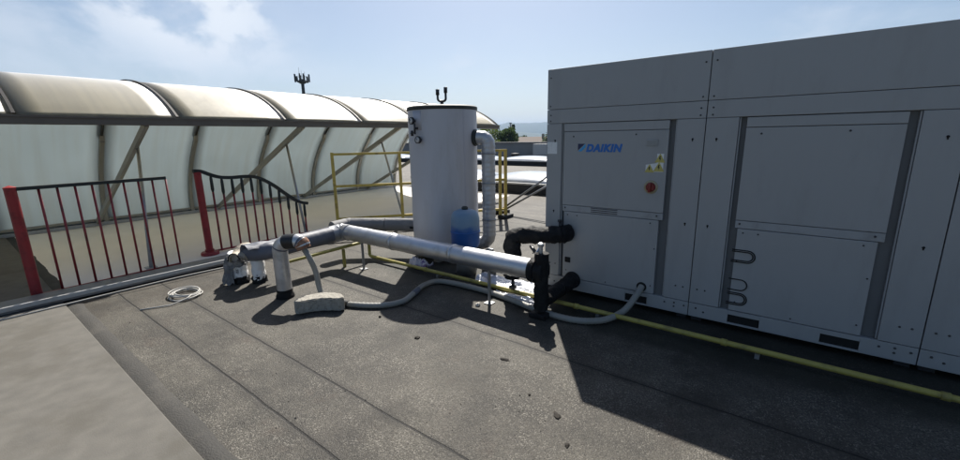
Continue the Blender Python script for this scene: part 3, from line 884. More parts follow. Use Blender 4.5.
# ------------------------------------------------------------------ chiller
def build_chiller():
    W = 1.416; NM = 3; H = 2.228; D = 1.55
    t = thing('chiller', 'big grey rooftop chiller unit with louvred steel doors and red switch', 'chiller', (0, 0, 0))
    m = MB(); m.box(.004, NM * W - .004, .046, D, .07, H - .004); m.build('body', M['chillbody'], t)
    for k in range(NM):
        for x in (k * W + .02, (k + 1) * W - .10):
            m = MB(); m.box(x, x + .08, .05, D - .05, .003, .072); m.build('skid', M['darkkerb'], t)

    def panel(name, x0, x1, z0, z1, y=0., mt='chill', par=t, bev=.004):
        q = MB(); q.box(x0, x1, y, .045, z0, z1, bev); return q.build(name, M[mt], par, origin=((x0 + x1) / 2, 0, (z0 + z1) / 2))

    smesh = {}

    def screws(lst, par, y=0., r=.007):
        for x, z in lst:
            if r not in smesh:
                q = MB(); q.lathe([(0, .007), (r * .7, .006), (r, .002), (r, -.004)], (0, 0, 0), (0, -1, 0), 10)
                o = q.build('screw', M['screw']); smesh[r] = o.data
            else:
                o = bpy.data.objects.new('screw', smesh[r]); COL.objects.link(o)
            o.location = (x, y, z); attach(o, par)

    for k in range(NM):
        x = k * W
        a, b = x + .003, x + W - .003
        fa = panel('fascia', a, b, 1.856, H)
        screws([(a + .035, H - .08), (b - .035, H - .085), (a + .035, 1.885), (b - .035, 1.885)], fa)
        hd = panel('header', a, b, 1.722, 1.8525)
        screws([(a + .04, 1.80), (b - .04, 1.80), (a + .04, 1.745), (b - .04, 1.745)], hd)
        # corner posts
        lw = .165 if k == 0 else .225
        p1 = panel('side_panel', a, x + lw, .175, 1.719, 0.)
        p2 = panel('side_panel', x + 1.205, b, .175, 1.719, 0.)
        for pp, xx in ((p1, x + lw - .14 + (.0 if k else .07)), (p2, x + 1.33)):
            for z in (1.56, .86):
                q = MB(); q.lathe([(0, .004), (.008, .003), (.008, -.004)], (xx, 0, z), (0, -1, 0), 12)
                q.box(xx - .004, xx + .004, -.003, .002, z - .018, z)
                q.build('latch', M['hole'], pp)
            screws([(xx + .03, .30), (xx - .03, .30)], pp)
        d0, d1 = x + lw + (.022 if k == 0 else .052), x + 1.146
        # door: narrow top strip, upper leaf, lower leaf
        up = panel('upper_door', d0, d1, .93, 1.640, .006)
        panel('door_strip', d0, d1, 1.644, 1.716, .004)
        mid = panel('vent_strip', d0, d1, .865, .926, .010, 'chill2')
        lo = panel('lower_door', d0 + .02, d1 - .03, .175, .861, .008)
        screws([(d0 + .10, 1.595), (d1 - .27, 1.605), (d1 - .05, .90), (d0 + .03, .90)], up, .006)
        screws([(d0 + .06, .83), (d0 + .16, .83), (d1 - .10, .83), (d1 - .05, .60), (d0 + .04, .60), (d1 - .06, .25), (d0 + .06, .25), ((d0 + d1) / 2, .20)], lo, .008, .006)
        q = MB()
        for j in range(3):
            zz = .878 + .018 * j
            q.box(d0 + .30, d0 + .56, .0085, .012, zz, zz + .0065)
        if k == 0: q.build('vent_slots', M['hole'], mid)
        else: q.b.free()
        # bright folded edge of the recess
        for xx, w in ((x + lw + .003, .010), (x + 1.193, .010)):
            q = MB(); q.box(xx, xx + w, .014, .040, .178, 1.718, .003); q.build('jamb', M['chill2'], t)
        # base frame with lifting pockets
        pk = ((.205, .355), (.865, 1.065)) if k == 0 else ((.30, .52), (.90, 1.12))
        q = MB(); xs = a
        for (u0, u1) in pk:
            q.box(xs, x + u0, 0.002, .040, .05, .170, .003); q.box(x + u0, x + u1, 0.003, .040, .135, .1695)
            q.box(x + u0, x + u1, 0.003, .040, .0505, .065)
            xs = x + u1
        q.box(xs, b, 0.002, .040, .05, .170, .003)
        bf = q.build('base_frame', M['chill'], t)
        for (u0, u1) in pk:
            q = MB(); q.box(x + u0 + .002, x + u1 - .002, .012, .042, .065, .135); q.build('lifting_pocket', M['hole'], bf)
        screws([(x + 1.22, .13), (x + 1.30, .105), (x + 1.38, .13), (x + 1.30, .14), (x + .06, .13), (x + .12, .105)], bf, .002, .008)
        if k >= 1:
            # black cable loops on the lower door of the other modules
            for zc, h_, w_ in ((.64, .05, .16), (.40, .045, .13), (.28, .05, .14)):
                q = MB()
                for ins in ((0, .014) if zc != .40 else (0,)):
                    pts = [(d0 + .0, .004, zc + h_ - ins)] + [(d0 + w_ - h_ + (h_ - ins) * sin(pi * s / 10), .004, zc + (h_ - ins) * cos(pi * s / 10)) for s in range(11)] + [(d0 + .0, .004, zc - h_ + ins)]
                    q.tube(pts, .0045, 8)
                q.build('knockout_loop', M['hole'], lo)
        if k == 0:
            # maker's mark and lettering
            ly = .0052
            q = MB(); q.prism([(.335, 1.463), (.405, 1.527), (.335, 1.527)], ly, .008); q.build('emblem', M['navy'], up)
            q = MB(); q.prism([(.338, 1.456), (.372, 1.456), (.412, 1.493), (.412, 1.527)], ly - .0004, .008); q.build('emblem', M['cyan'], up)
            cu = bpy.data.curves.new('lettering', 'FONT'); cu.body = 'DAIKIN'; cu.size = .098; cu.extrude = .0012; cu.offset = .0058; cu.shear = .22
            cu.space_character = 1.12
            to = bpy.data.objects.new('lettering_source', cu); COL.objects.link(to)
            bpy.context.view_layer.update()
            me = bpy.data.meshes.new_from_object(to.evaluated_get(bpy.context.evaluated_depsgraph_get()))
            COL.objects.unlink(to); bpy.data.objects.remove(to)
            xs_ = [v.co.x for v in me.vertices]; x0_, x1_ = min(xs_), max(xs_)
            for v in me.vertices:
                X = .418 + (v.co.x - x0_) / (x1_ - x0_) * .345
                v.co = Vector((X, ly - .0003 - v.co.z, 1.456 + v.co.y * .93))
            me.materials.clear(); me.materials.append(M['blue'])
            lo_ = bpy.data.objects.new('lettering', me); COL.objects.link(lo_); attach(lo_, up)
            # rating plate, warning labels, rotary switch
            q = MB(); q.box(.965, 1.065, -.001, .007, 1.505, 1.560, .003); rp = q.build('rating_plate', M['chill2'], up)
            q = MB(); q.box(.973, 1.057, -.0022, .0, 1.513, 1.552); q.build('plate_face', M['plate'], rp)
            q = MB(); q.prism([(.975, 1.285), (1.12, 1.285), (1.12, 1.44), (1.065, 1.44), (1.065, 1.36), (.975, 1.345)], ly - .0002, .007); wl = q.build('warning_label', M['paper'], up)
            for cx, cz, s in ((1.090, 1.40, .043), (1.085, 1.325, .045), (1.008, 1.312, .040)):
                q = MB(); q.prism([(cx - s, cz - s * .8), (cx + s, cz - s * .8), (cx, cz + s)], ly - .0014, ly); wt = q.build('warning_triangle', M['yellowsign'], wl)
                q = MB(); q.prism([(cx - s * .12, cz + s * .45), (cx + s * .16, cz + s * .45), (cx + s * .02, cz + s * .02), (cx + s * .2, cz + s * .02), (cx - s * .08, cz - s * .62), (cx, cz - s * .14), (cx - s * .2, cz - s * .14)], ly - .002, ly - .0013)
                q.build('bolt_symbol', M['black'], wt)
            c = Vector((1.03, .006, 1.152))
            q = MB(); q.lathe([(0, .006), (.056, .006), (.060, .0), (.060, -.004)], c, (0, -1, 0), 30); sw = q.build('isolator_switch', M['switchplate'], up)
            q = MB(); q.lathe([(0, .034), (.034, .032), (.040, .018), (.042, .006), (0, .006)], c, (0, -1, 0), 24); q.box(c.x - .011, c.x + .011, -.045, -.024, c.z - .042, c.z + .042, .004)
            q.build('knob', M['red'], sw, smooth=.6)
            # white notice on the corner post
            q = MB(); q.box(.010, .118, -.0016, .001, 1.43, 1.545); q.build('paper_notice', M['paper'], p1)
            # pipe and cable entries in the lower door
            for (cx, cz, rr) in ((.262, .632, .085), (.315, .155, .08)):
                pass
            q = MB(); q.box(.232, .292, .004, .0082, .335, .390); q.build('cut_out', M['hole'], lo)
            q = MB(); q.lathe([(0, .001), (.045, .001), (.045, -.004)], (1.01, .0075, .165 + .06), (0, -1, 0), 24); q.build('cable_entry', M['hole'], lo)
    q = MB(); q.box(-.0015, .0015, -.0, .0, 0, 0); q.b.free()


build_chiller()


# ------------------------------------------------------------------ black insulated pipework
def build_black_pipes():
    t = thing('insulated_pipe', 'black foam wrapped pipe leaving the chiller door and turning down', 'pipe', (-.16, -.36, 0))
    pts = dens(fillet([(.255, .0, .645), (.235, -.10, .64), (-.17, -.36, .635), (-.17, -.37, .22)], .07, 6))
    m = MB(); m.tube(pts, .06, 18, rfun=lumpy(.083, .32, 1.4)); m.build('insulation', M['blackfoam'], t, smooth=1.1)
    m = MB(); m.lathe([(0, .0), (.084, .0), (.080, .03), (.062, .04), (0, .04)], (.255, .002, .645), (-.15, -1, 0), 24); m.build('wall_collar', M['blackfoam'], t, smooth=.7)
    m = MB(); m.tube([(.21, -.075, .69), (.21, -.075, .765)], .016, 12); m.tube([(.205, -.075, .765), (.205, -.075, .785)], .021, 12); m.build('sensor', M['gauge'], t)
    m = MB(); m.tube([(-.17, -.37, .19), (-.17, -.37, .30)], .082, 18, rfun=lumpy(.080, .1, 1, 5)); m.build('lower_joint', M['blackfoam'], t, smooth=1.1)
    m = MB(); m.tube([(-.14, -.40, .19), (-.14, -.40, .08)], .018, 10); m.box(-.17, -.11, -.43, -.37, .085, .12, .006); m.build('drain_cock', M['gauge'], t)
    # vertical valve body at the end of the shiny pipe
    v = thing('valve_assembly', 'black wrapped valve body standing between the long pipe end and chiller', 'valve', (.37, -.67, 0))
    m = MB(); m.tube(dens([(.335, -.67, .075), (.335, -.67, .60)]), .08, 18, rfun=lambda i, a: (.060 + .006 * max(0, sin(i * .36 + .6))) * (1 + .22 * mnoise.noise(Vector((i * .9, cos(a) * 2, sin(a) * 2 + 3)))))
    m.build('insulation', M['blackfoam'], v, smooth=1.1)
    m = MB(); m.tube(dens([(.29, -.67, .432), (.37, -.67, .432)]), .085, 18, rfun=lumpy(.098, .1, 1, 9)); m.build('flange_wrap', M['blackfoam'], v, smooth=1.1)
    m = MB(); m.box(.255, .415, -.75, -.59, .003, .05, .01); m.tube([(.335, -.67, .04), (.335, -.67, .09)], .03, 10); m.build('foot', M['blackfoam'], v)
    m = MB(); m.tube(dens(fillet([(.345, -.66, .16), (.335, -.30, .15), (.325, .0, .158)], .08, 6)), .06, 18, rfun=lumpy(.068, .26, 1.3, 14)); m.build('return_pipe', M['blackfoam'], v, smooth=1.1)
    m = MB(); m.lathe([(0, .0), (.088, .0), (.080, .03), (.062, .04), (0, .04)], (.325, .002, .158), (0, -1, 0), 24); m.build('wall_collar', M['blackfoam'], v, smooth=.7)
    # bright valve head and lever on top
    m = MB(); m.tube([(.325, -.67, .59), (.325, -.67, .66)], .018, 12); m.lathe([(0, .66), (.026, .66), (.030, .67), (.027, .685), (.012, .695), (0, .695)], (.325, -.67, 0), seg=16)
    m.tube([(.325, -.67, .64), (.315, -.66, .655), (.30, -.70, .61)], .009, 8); m.build('valve_head', M['alu'], v, smooth=.7)
    m = MB(); m.bar((.325, -.66, .625), (.215, -.60, .565), .035, .008); m.tube([(.235, -.61, .58), (.16, -.56, .615)], .017, 8); m.build('lever', M['gauge'], v)


build_black_pipes()


# ------------------------------------------------------------------ gas pipe
def build_gas():
    t = thing('gas_pipe', 'long yellow gas pipe along the foot of the chiller rising onto a short bracket', 'pipe', (-2.45, -.38, 0))
    m = MB()
    m.tube(dens(fillet([(-2.46, -1.60, .255), (-2.46, -.385, .27), (-2.46, -.385, .055), (4.6, -.385, .055)], .035, 5), .25), .021, 12, rfun=None)
    m.build('pipe', M['gas'], t, smooth=.8)
    for x in (-1.4, .55, 1.75, 2.9):
        m = MB(); m.tube([(x - .02, -.385, .055), (x + .02, -.385, .055)], .027, 12); m.build('coupling', M['gas'], t)
        m = MB(); m.box(x + .2, x + .23, -.42, -.35, .002, .035); m.build('clamp', M['galv'], t)
    for y in (-.78,):
        m = MB(); m.bar((-2.47, y, .0), (-2.47, y, .235), .03, .03); m.build('leg', M['gas'], t)


build_gas()


# ------------------------------------------------------------------ vent stub, hose, stone
def build_vent():
    c = Vector((-2.085, -1.775, 0))
    sd = Vector((.83, .40, 0)).normalized()
    t = thing('vent_pipe', 'grey gooseneck pipe rising from the roof with black tape and rusty outlet', 'vent pipe', c)
    R = .074
    path = fillet([c + ZU * .05, c + ZU * .595, c + sd * .265 + ZU * .615, c + sd * .285 + ZU * .50], .115, 12)
    m = MB(); m.tube(path[:-2], R, 24, rfun=lumpy(R, .03)); m.build('jacket', M['pvc'], t, smooth=.8)
    m = MB(); m.lathe([(0, .004), (R * 1.25, .004), (R * 1.2, .03), (R * 1.06, .045), (R * 1.06, .09), (0, .09)], c, seg=28); m.build('collar', M['blackfoam'], t, smooth=.7)
    def sub(i0, i1, rr, mname, name):
        m = MB(); m.tube(path[i0:i1], R * rr, 24, rfun=lumpy(R * rr, .04, 1, i0)); return m.build(name, M[mname], t, smooth=.9)
    sub(11, 15, 1.045, 'tape', 'tape_wrap')
    sub(4, 6, 1.03, 'greyfoam', 'tape_patch')
    sub(18, 21, 1.03, 'greyfoam', 'tape_patch')
    sub(20, 25, 1.02, 'rust', 'rusty_patch')
    e = path[-3]
    m = MB(); m.tube([path[-6], path[-4], path[-3], path[-3] + Vector((0, 0, -.03)) + sd * .012], R * .9, 20, rfun=lumpy(R * .93, .08)); m.build('outlet', M['rust'], t, smooth=.9)
    # flexible conduit from the outlet across the deck to the chiller
    h = thing('conduit', 'grey flexible conduit snaking over the deck from rusty outlet to the chiller door', 'conduit', (-1.0, -1.3, 0))
    pts = [path[-3] - ZU * .02, path[-3] + sd * .05 + Vector((.02, 0, -.13)), Vector((-1.755, -1.60, .30)), Vector((-1.70, -1.60, .10)), Vector((-1.60, -1.595, .035)), Vector((-1.34, -1.565, .03)), Vector((-1.03, -1.40, .03)), Vector((-.92, -1.20, .03)),
           Vector((-.985, -.99, .03)), Vector((-1.08, -.72, .03)), Vector((-.98, -.53, .03)), Vector((-.40, -.50, .03)), Vector((.05, -.57, .03)), Vector((.30, -.62, .03)), Vector((.62, -.625, .03)), Vector((.84, -.50, .035)),
           Vector((.95, -.28, .07)), Vector((1.0, -.10, .17)), Vector((1.01, .01, .225))]
    sp = spline(pts, 26)
    m = MB(); m.tube(sp, .03, 12, rfun=lambda i, a: .0275 + .0022 * (i % 3 == 0)); m.build('hose', M['conduit'], h, smooth=.9)
    k0 = 26 * 4 + 16
    m = MB(); m.tube(sp[k0:k0 + 14], .034, 12); m.build('tape_wrap', M['tape'], h, smooth=.9)
    k1 = 26 * 8 + 0
    m = MB(); m.tube(sp[k1:k1 + 12], .0325, 12); m.build('joint', M['greyfoam'], h, smooth=.9)


build_vent()


def build_stone():
    c = Vector((-1.40, -1.80, 0))
    # half-moon: straight-ish side away, bulging side to the viewer's left
    dx = (ri0 * .98 + fw0 * .18).normalized(); dy = ZU.cross(dx)
    pts = []
    for k in range(22):
        a = pi * k / 21
        pts.append(c + dx * (.225 * cos(a)) + dy * (.20 * sin(a)))
    for k in range(1, 10):
        s = k / 10
        pts.append(c + dx * (-.225 + .45 * s) - dy * (.055 - .075 * sin(pi * s)) * min(1, s * 7, (1 - s) * 7))
    b = bmesh.new()
    A = [b.verts.new(Vector((p.x, p.y, .012))) for p in pts]
    f = b.faces.new(A)
    r = bmesh.ops.extrude_face_region(b, geom=[f])
    for v in r['geom']:
        if isinstance(v, bmesh.types.BMVert): v.co.z =   .140 - .004 * ((v.co - c).dot(dy) / .15)
    bmesh.ops.recalc_face_normals(b, faces=b.faces[:])
    bmesh.ops.bevel(b, geom=b.edges[:], offset=.008, segments=2, affect='EDGES')
    bmesh.ops.triangulate(b, faces=b.faces[:])
    bmesh.ops.subdivide_edges(b, edges=b.edges[:], cuts=2, use_grid_fill=True)
    for v in b.verts:
        v.co += Vector((mnoise.noise(v.co * 30), mnoise.noise(v.co * 30 + Vector((5, 0, 0))), mnoise.noise(v.co * 30 + Vector((0, 7, 0))))) * .0045
    m = MB(); m.b.free(); m.b = b
    o = m.build('stone_block', M['stone'], smooth=.8, origin=c)
    tag(o, 'rough half moon shaped pale concrete block lying on the deck', 'block')


build_stone()


# ------------------------------------------------------------------ duct along the tunnel, cables
def build_duct():
    t = thing('cable_duct', 'low grey metal cable duct with a white lip along the roof edge', 'duct', (-3.9, -2.2, 0))
    m = MB(); m.box(-4.10, -3.80, -10, 2.2, .025, .085, .006); m.build('cover', M['duct'], t)
    m = MB(); m.box(-3.815, -3.775, -10, 2.2, .055, .1, .004); m.build('lip', M['ductlip'], t)
    m = MB(); m.box(-4.22, -4.10, -10, 2.2, .012, .045, .004); m.build('sealant_strip', M['rustline'], t)
    for y in (-9, -7, -5, -3, -1, 1):
        m = MB(); m.box(-4.02, -3.84, y, y + .09, .002, .026); m.build('foot', M['weight'], t)
    sp = spline([(-3.66, -9, .02), (-3.66, -6, .05), (-3.64, -4, .03), (-3.655, -3, .035), (-3.66, -2.2, .04), (-3.645, -1.4, .03), (-3.67, -.2, .035), (-3.6, 1.5, .02)], 8)
    m = MB(); m.tube(sp, .007, 8); o = m.build('cable', M['whitecable'])
    tag(o, 'thin pale cable lying along the roof beside the metal duct', 'cable')
    c = Vector((-3.02, -2.38, 0)); pts = []
    for k in range(24 * 5 + 1):
        a = 2 * pi * k / 24; s = k / 24
        rr = .125 + .022 * sin(s * 2.4) + .012 * sin(a * 1.3 + s)
        pts.append(c + Vector((rr * 1.25 * cos(a) + .02 * sin(s * 1.7), rr * sin(a), .010 + .009 * s + .006 * sin(a * 2 + s))))
    pts += [c + Vector((.20, -.05, .03)), c + Vector((.22, -.2, .012)), c + Vector((.1, -.42, .008))]
    m = MB(); m.tube(pts, .0065, 8); o = m.build('cable_coil', M['whitecable'])
    tag(o, 'loose coil of white cable lying on the deck by the duct', 'cable')


build_duct()


# ------------------------------------------------------------------ litter
def sheet(name, label, cat, c, ax, ay, ang, h, mt, seed, group=None, nx=22, ny=16, z0=.012):
    m = MB(); c = Vector(c); ca, sa = cos(ang), sin(ang)

    def f(a, b):
        u, v = a - .5, b - .5
        n1 = mnoise.noise(Vector((u * 4 + seed, v * 4, seed))); n2 = mnoise.noise(Vector((u * 11 + seed, v * 11, 3 + seed)))
        e = 1 + .22 * mnoise.noise(Vector((u * 3, v * 3 + seed, 9)))
        x, y = u * ax * e, v * ay * e
        z = z0 + h * max(0, .45 + n1 * .9) * (1 - (2 * abs(v)) ** 3 * .7) + h * .35 * abs(n2)
        return c + Vector((x * ca - y * sa, x * sa + y * ca, z))
    m.grid(f, nx, ny, .003)
    o = m.build(name, M[mt], smooth=1.0, origin=c); tag(o, label, cat, group); return o


def build_litter():
    sheet('foil_sheet', 'crumpled silvery foil sheet on the deck behind the long pipe end', 'foil sheet', (-.32, -.18, 0), .75, .30, .05, .07, 'foil', 2.)
    sheet('foil_sheet', 'long strip of silvery foil on the deck between gas pipe and conduit', 'foil sheet', (-.02, -.48, 0), .62, .085, .0, .05, 'foil', 5.)
    sheet('plastic_bag', 'crumpled white and purple bag at the foot of the tank', 'bag', (-1.62, -.26, 0), .30, .16, .1, .12, 'bag', 9.)
    def lump(name, label, cat, p, r, mt, seed, flat=.5, group=None, stretch=1.):
        b = bmesh.new(); bmesh.ops.create_icosphere(b, subdivisions=3, radius=r)
        for v in b.verts:
            v.co *= 1 + .55 * mnoise.noise(v.co / r * 1.1 + Vector((seed, 0, 0)))
            v.co.z *= flat; v.co.x *= stretch
        bmesh.ops.rotate(b, verts=b.verts[:], cent=(0, 0, 0), matrix=Matrix.Rotation(seed, 3, 'Z'))
        zmin = min(v.co.z for v in b.verts)
        bmesh.ops.translate(b, verts=b.verts[:], vec=Vector((p[0], p[1], -zmin - .002)))
        m = MB(); m.b.free(); m.b = b
        o = m.build(name, M[mt], smooth=.7, origin=(p[0], p[1], 0)); tag(o, label, cat, group)
    lump('pebble', 'pale pebble lying in the shadow of the tank', 'pebble', (-.283, -.802), .022, 'pebble', 1.2, .8)
    lump('debris', 'dark crumb of debris in sunlight just before the tank shadow', 'debris', (-.286, -1.62), .022, 'debris', 3.3, .35)
    lump('debris', 'small dark twig lying alone in the middle of the deck', 'debris', (.495, -1.485), .014, 'debris', .25, .4, None, 3.0)
    lump('dead_leaf', 'curled dark leaf on the deck by the corner of the chiller shadow', 'leaf', (1.095, -1.83), .016, 'debris', 2.6, .3, None, 2.0)
    lump('dead_leaf', 'dark leaf scrap lowest on the deck near the front', 'leaf', (1.25, -2.017), .011, 'debris', 1.9, .5, None, 1.6)
    lump('debris', 'tiny dark speck of debris beside the edge of the chiller shadow', 'debris', (.86, -1.75), .008, 'debris', 4.4, .6)
    lump('pebble', 'tiny dark pebble beside the conduit and the half moon block', 'pebble', (-.86, -1.53), .012, 'debris', 5.2, .7)


build_litter()


def build_grit():
    r = random.Random(5); b = bmesh.new()
    for k in range(900):
        if k < 450: x, y = r.uniform(-3.4, 4.2), -.1 - abs(r.gauss(0, .35))
        else: x, y = r.uniform(-3.5, 4.5), r.uniform(-3.0, .3)
        q = r.uniform(.0022, .0055) * (1.6 if r.random() < .06 else 1)
        vs = [b.verts.new(Vector((x + q * cos(a) * r.uniform(.7, 1.3), y + q * sin(a) * r.uniform(.7, 1.3), .001))) for a in (0, 1.5, 3.1, 4.6)]
        t = b.verts.new(Vector((x, y, q * 1.1)))
        for i in range(4): b.faces.new([vs[i], vs[(i + 1) % 4], t])
    m = MB(); m.b.free(); m.b = b
    struct(m.build('gravel', M['grit']), 'stuff')


build_grit()


# ------------------------------------------------------------------ far roof: skylights, parapet, cabinet
def build_far_roof():
    for i, (x0, x1, y0, y1, kz, rise, lab) in enumerate((
            (-8.8, 3.2, 6.45, 8.3, .26, .27, 'long white domed skylight on a dark kerb behind the guardrail'),
            (-24.4, 3.6, 16.6, 18.6, .24, .24, 'long white domed skylight farther off before the parapet wall'))):
        t = thing('skylight', lab, 'skylight', ((x0 + x1) / 2, (y0 + y1) / 2, 0), 'roof skylights')
        m = MB(); m.box(x0, x1, y0, y1, -.01, kz, .01); m.build('kerb', M['darkkerb'], t)
        n = 4 if i == 0 else 7
        m = MB(); m.box(x0 - .05, x1 + .05, y0 - .05, y1 + .05, kz, kz + .05, .008); m.build('rim', M['ductlip'], t)
        for k in range(n):
            a, b = x0 + (x1 - x0) * k / n + .03, x0 + (x1 - x0) * (k + 1) / n - .03
            m = MB(); m.grid(lambda s, v: Vector((a + (b - a) * s, y0 + (y1 - y0) * v, kz + .045 + rise * (sin(pi * v) ** .7) * (sin(pi * min(max(s, .0), 1.)) ** .45))), 18, 14, .01)
            m.build('dome', M['dome'], t)
    t = thing('parapet_wall', 'low grey rendered parapet wall with dark coping at the far roof edge', 'wall', (-15, 23, 0))
    m = MB(); m.box(-46, 30, 22.99, 23.35, -.02, 1.14); m.build('wall_face', M['wallgrey'], t)
    m = MB(); m.box(-46.1, 30.1, 22.9, 23.45, 1.14, 1.235, .01); m.build('coping', M['coping'], t)
    c = thing('cabinet', 'pale grey plant cabinet against the far parapet wall', 'cabinet', (-11.2, 22.5, 0))
    m = MB(); m.box(-13.2, -9.0, 22.3, 22.95, .32, 1.10, .02); m.build('casing', M['palecab'], c)
    for x in (-12.9, -11.2, -9.4):
        m = MB(); m.box(x, x + .12, 22.4, 22.9, -.005, .32); m.build('leg', M['darkkerb'], c)
    for x in (-12.1, -10.7):
        m = MB(); m.box(x, x + .6, 22.285, 22.31, .45, .95); m.build('grille', M['wallgrey'], c)
    d = thing('roof_vent', 'small dark roof vent before the far parapet wall', 'vent', (-14.3, 21.7, 0))
    m = MB(); m.lathe([(0, -.01), (.22, -.01), (.22, .30), (.32, .33), (.30, .45), (0, .50)], (-14.3, 21.7, 0), seg=20); m.build('cowl', M['darkkerb'], d, smooth=.6)


build_far_roof()


# ------------------------------------------------------------------ telecom mast
def build_mast():
    p = polar(-21.7, 150, -8.0)
    b = Vector((p.x, p.y, 0)); zt = 20.6
    t = thing('antenna_mast', 'distant dark telecom mast crowned with a ring of antennas', 'mast', (p.x, p.y, -8))
    m = MB(); n = 12
    m.tube([b + ZU * (-8 + (zt + 8) * i / n) for i in range(n + 1)], .8, 16, rfun=lambda i, a: .72 - .022 * i); m.build('pole', M['mast'], t)
    m = MB(); m.lathe([(.5, zt - 1.5), (1.6, zt - .9), (1.6, zt - .7), (.5, zt - .8)], b, seg=24)
    for z in (zt - .6, zt + .7):
        m.tube([b + Vector((1.75 * cos(2 * pi * k / 24), 1.75 * sin(2 * pi * k / 24), z)) for k in range(25)], .06, 6)
    for k in range(6):
        a = k * pi / 3
        m.bar(b + ZU * (zt - .5), b + Vector((2.1 * cos(a), 2.1 * sin(a), zt - .5)), .09, .09)
    m.build('platform', M['mast'], t)
    for k in range(12):
        a = 2 * pi * k / 12 + .2; q = b + Vector((2.15 * cos(a), 2.15 * sin(a), 0)); h = 1.1 if k % 3 else .7
        m = MB(); m.box(q.x - .17, q.x + .17, q.y - .17, q.y + .17, zt - .75 - .2 * (k % 2), zt - .75 + 2 * h, .03)
        m.build('antenna', M['mast'], t)
    for k in range(3):
        m = MB(); a = k * 2.1 + .6; q = b + Vector((.9 * cos(a), .9 * sin(a), zt)); m.tube([q - ZU, q + ZU * (2.2 + .6 * k)], .045, 6); m.build('whip', M['mast'], t)


build_mast()


# ------------------------------------------------------------------ trees and houses beyond the parapet
def tree(p, h, w, mt, label, seed, narrow=False):
    r = random.Random(seed)
    t = thing('poplar_tree' if narrow else 'leafy_tree', label, 'tree', p, None if narrow else 'trees beyond the parapet')
    p = Vector(p)
    m = MB(); m.tube([p - ZU * .2, p + ZU * h * .3, p + ZU * h * .75], .3, 8, rfun=lambda i, a: (.26, .18, .06)[i] * h / 9)
    for k in range(5):
        a = r.uniform(0, 6.28); z = h * r.uniform(.3, .5)
        m.tube([p + ZU * z, p + Vector((cos(a) * w * .35, sin(a) * w * .35, z + h * .2))], .06 * h / 9, 6)
    m.build('trunk', M['bark'], t)
    b = bmesh.new()
    blobs = []
    nb = 16 if narrow else 26
    for k in range(nb):
        if narrow:
            z = h * (.12 + .86 * k / nb); rad = w * .5 * sin(pi * min(1, .15 + .8 * (k / nb))) * .6
            blobs.append((Vector((r.uniform(-.3, .3) * w * .4, r.uniform(-.3, .3) * w * .4, z)), max(.35, rad)))
        else:
            a = r.uniform(0, 6.28); q = sqrt(r.random()); z = h * r.uniform(.32, .92)
            k_ = 1 - abs((z / h) - .55) * 1.2
            blobs.append((Vector((cos(a) * q * w * .42 * k_, sin(a) * q * w * .42 * k_, z)), w * r.uniform(.11, .2)))
    for c, rad in blobs:
        for _ in range(150):
            d = Vector((r.gauss(0, 1), r.gauss(0, 1), r.gauss(0, 1))).normalized() * rad * (r.random() ** .4)
            q = p + c + d; s = r.uniform(.10, .22) * h / 9
            u = Vector((r.gauss(0, 1), r.gauss(0, 1), r.gauss(0, 1))).normalized(); v = u.cross(Vector((r.gauss(0, 1), r.gauss(0, 1), r.gauss(0, 1)))).normalized()
            b.faces.new([b.verts.new(q + u * s), b.verts.new(q + v * s * .6), b.verts.new(q - u * s), b.verts.new(q - v * s * .6)])
    mm = MB(); mm.b.free(); mm.b = b
    mm.build('crown', M[mt], t, recalc=False)


def house(p, w, d, h, rot, wall, label, roofh=2.2):
    t = thing('house', label, 'house', p)
    p = Vector(p); mt = Matrix.Translation(p) @ Matrix.Rotation(rot, 4, 'Z')

    def put(m, name, mm, par):
        bmesh.ops.transform(m.b, matrix=mt, verts=m.b.verts[:]); return m.build(name, mm, par)
    m = MB(); m.box(-w / 2, w / 2, -d / 2, d / 2, -.1, h); put(m, 'wall', M[wall], t)
    m = MB(); m.prism([(-d / 2 - .5, h + .01), (d / 2 + .5, h + .01), (0, h + roofh)], -w / 2 - .5, w / 2 + .5, 'x'); rf = put(m, 'roof', M['tile'], t)
    m = MB(); m.box(w * .2, w * .2 + .7, -.9, -.2, h + .8, h + roofh + .8); put(m, 'chimney', M[wall], rf)
    for fl in range(max(1, int(h // 3))):
        for k in range(int(w // 2.6)):
            x = -w / 2 + 1.3 + k * 2.6
            m = MB(); m.box(x - .5, x + .5, -d / 2 - .03, -d / 2 + .06, fl * 3 + 1, fl * 3 + 2.4); put(m, 'window', M['win'], t)


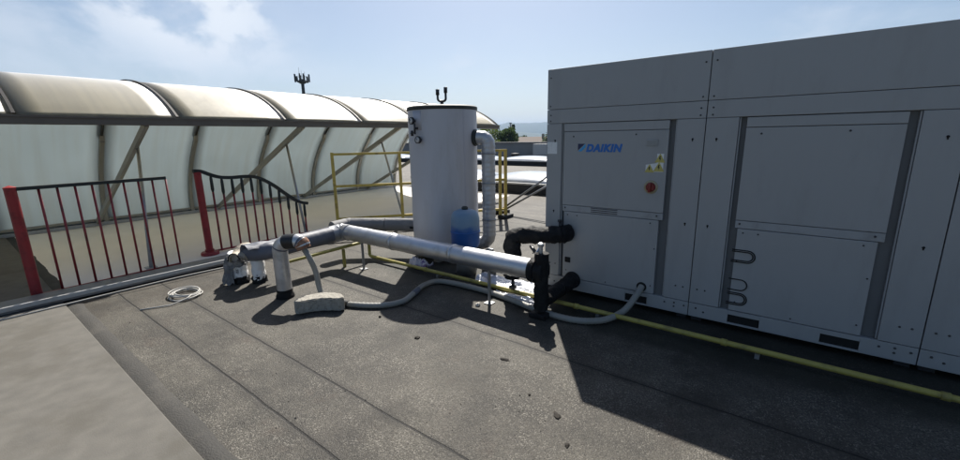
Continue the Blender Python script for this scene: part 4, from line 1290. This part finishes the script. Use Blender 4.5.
def build_far():
    specs = [  # deg right of axis, distance, height, width, material
        (1.2, 86, 9.7, 7, 'leaf', 'round green tree beyond the parapet nearest the tank riser'),
        (2.6, 92, 10.6, 8, 'leaf', 'tall bright green tree beyond the parapet between two darker crowns'),
        (3.7, 88, 9.6, 7, 'leafdark', 'dark green tree beyond the parapet beside the slim poplar'),
        (5.6, 130, 8.3, 7, 'leafdark', 'low dark tree beyond the parapet beside the tiled house'),
        (-1.5, 90, 9.5, 8, 'leaf', 'green tree hidden partly behind the storage tank'),
        (9.6, 120, 9.0, 8, 'leafdark', 'dark tree beyond the parapet behind the chiller corner'),
        (13, 100, 9.5, 9, 'leaf', 'green tree beyond the parapet behind the chiller'),
        (-8, 110, 9.5, 9, 'leaf', 'green tree beyond the canopy behind the tank'),
    ]
    for k, (a, d, h, w, mt, lab) in enumerate(specs):
        tree(polar(a, d, -8), h + 2.0, w, mt, lab, 40 + k)
    tree(polar(4.75, 105, -8), 13.2, 3.4, 'leafdark', 'slim dark poplar beyond the parapet taller than its neighbours', 77, True)
    house(polar(7.4, 125, -8), 11, 9, 7.6, radians(35), 'houseA', 'cream house with clay tiled roof beyond the parapet', 2.0)
    house(polar(5.9, 210, -8), 20, 10, 7.2, radians(20), 'houseB', 'pale distant house with low tiled roof beyond the trees', 1.6)
    house(polar(9.4, 190, -8), 22, 12, 7.5, radians(50), 'houseB', 'pale distant house partly hidden by the chiller corner', 2.)
    house(polar(12.5, 160, -8), 18, 12, 7, radians(10), 'houseA', 'cream distant house behind the chiller', 2.)
    p = polar(4.3, 260, -8)
    t = thing('chimney_stack', 'thin pale distant stack rising above the trees', 'chimney', p)
    m = MB(); m.tube([Vector((p.x, p.y, -8)), Vector((p.x, p.y, 9.5))], .7, 12, rfun=lambda i, a: (.9, .6)[i]); m.build('stack', M['houseB'], t)
    m = MB(); m.tube([Vector((p.x, p.y, 9.5)), Vector((p.x, p.y, 10.1))], .72, 12); m.build('rim', M['wallgrey'], t)


build_far()


# ------------------------------------------------------------------ air
def build_haze():
    m = MB(); m.box(-9600, 9600, -9600, 9600, -10.0, 330)
    mt = bpy.data.materials.new('air'); n = nt(mt); out = n.nodes.new('ShaderNodeOutputMaterial'); v = n.nodes.new('ShaderNodeVolumePrincipled')
    v.inputs['Color'].default_value = (.38, .56, .86, 1); v.inputs['Density'].default_value = HAZE; v.inputs['Anisotropy'].default_value = .2
    n.links.new(v.outputs[0], out.inputs['Volume'])
    struct(m.build('haze', mt), 'stuff')


HAZE = 1.15e-4
build_haze()
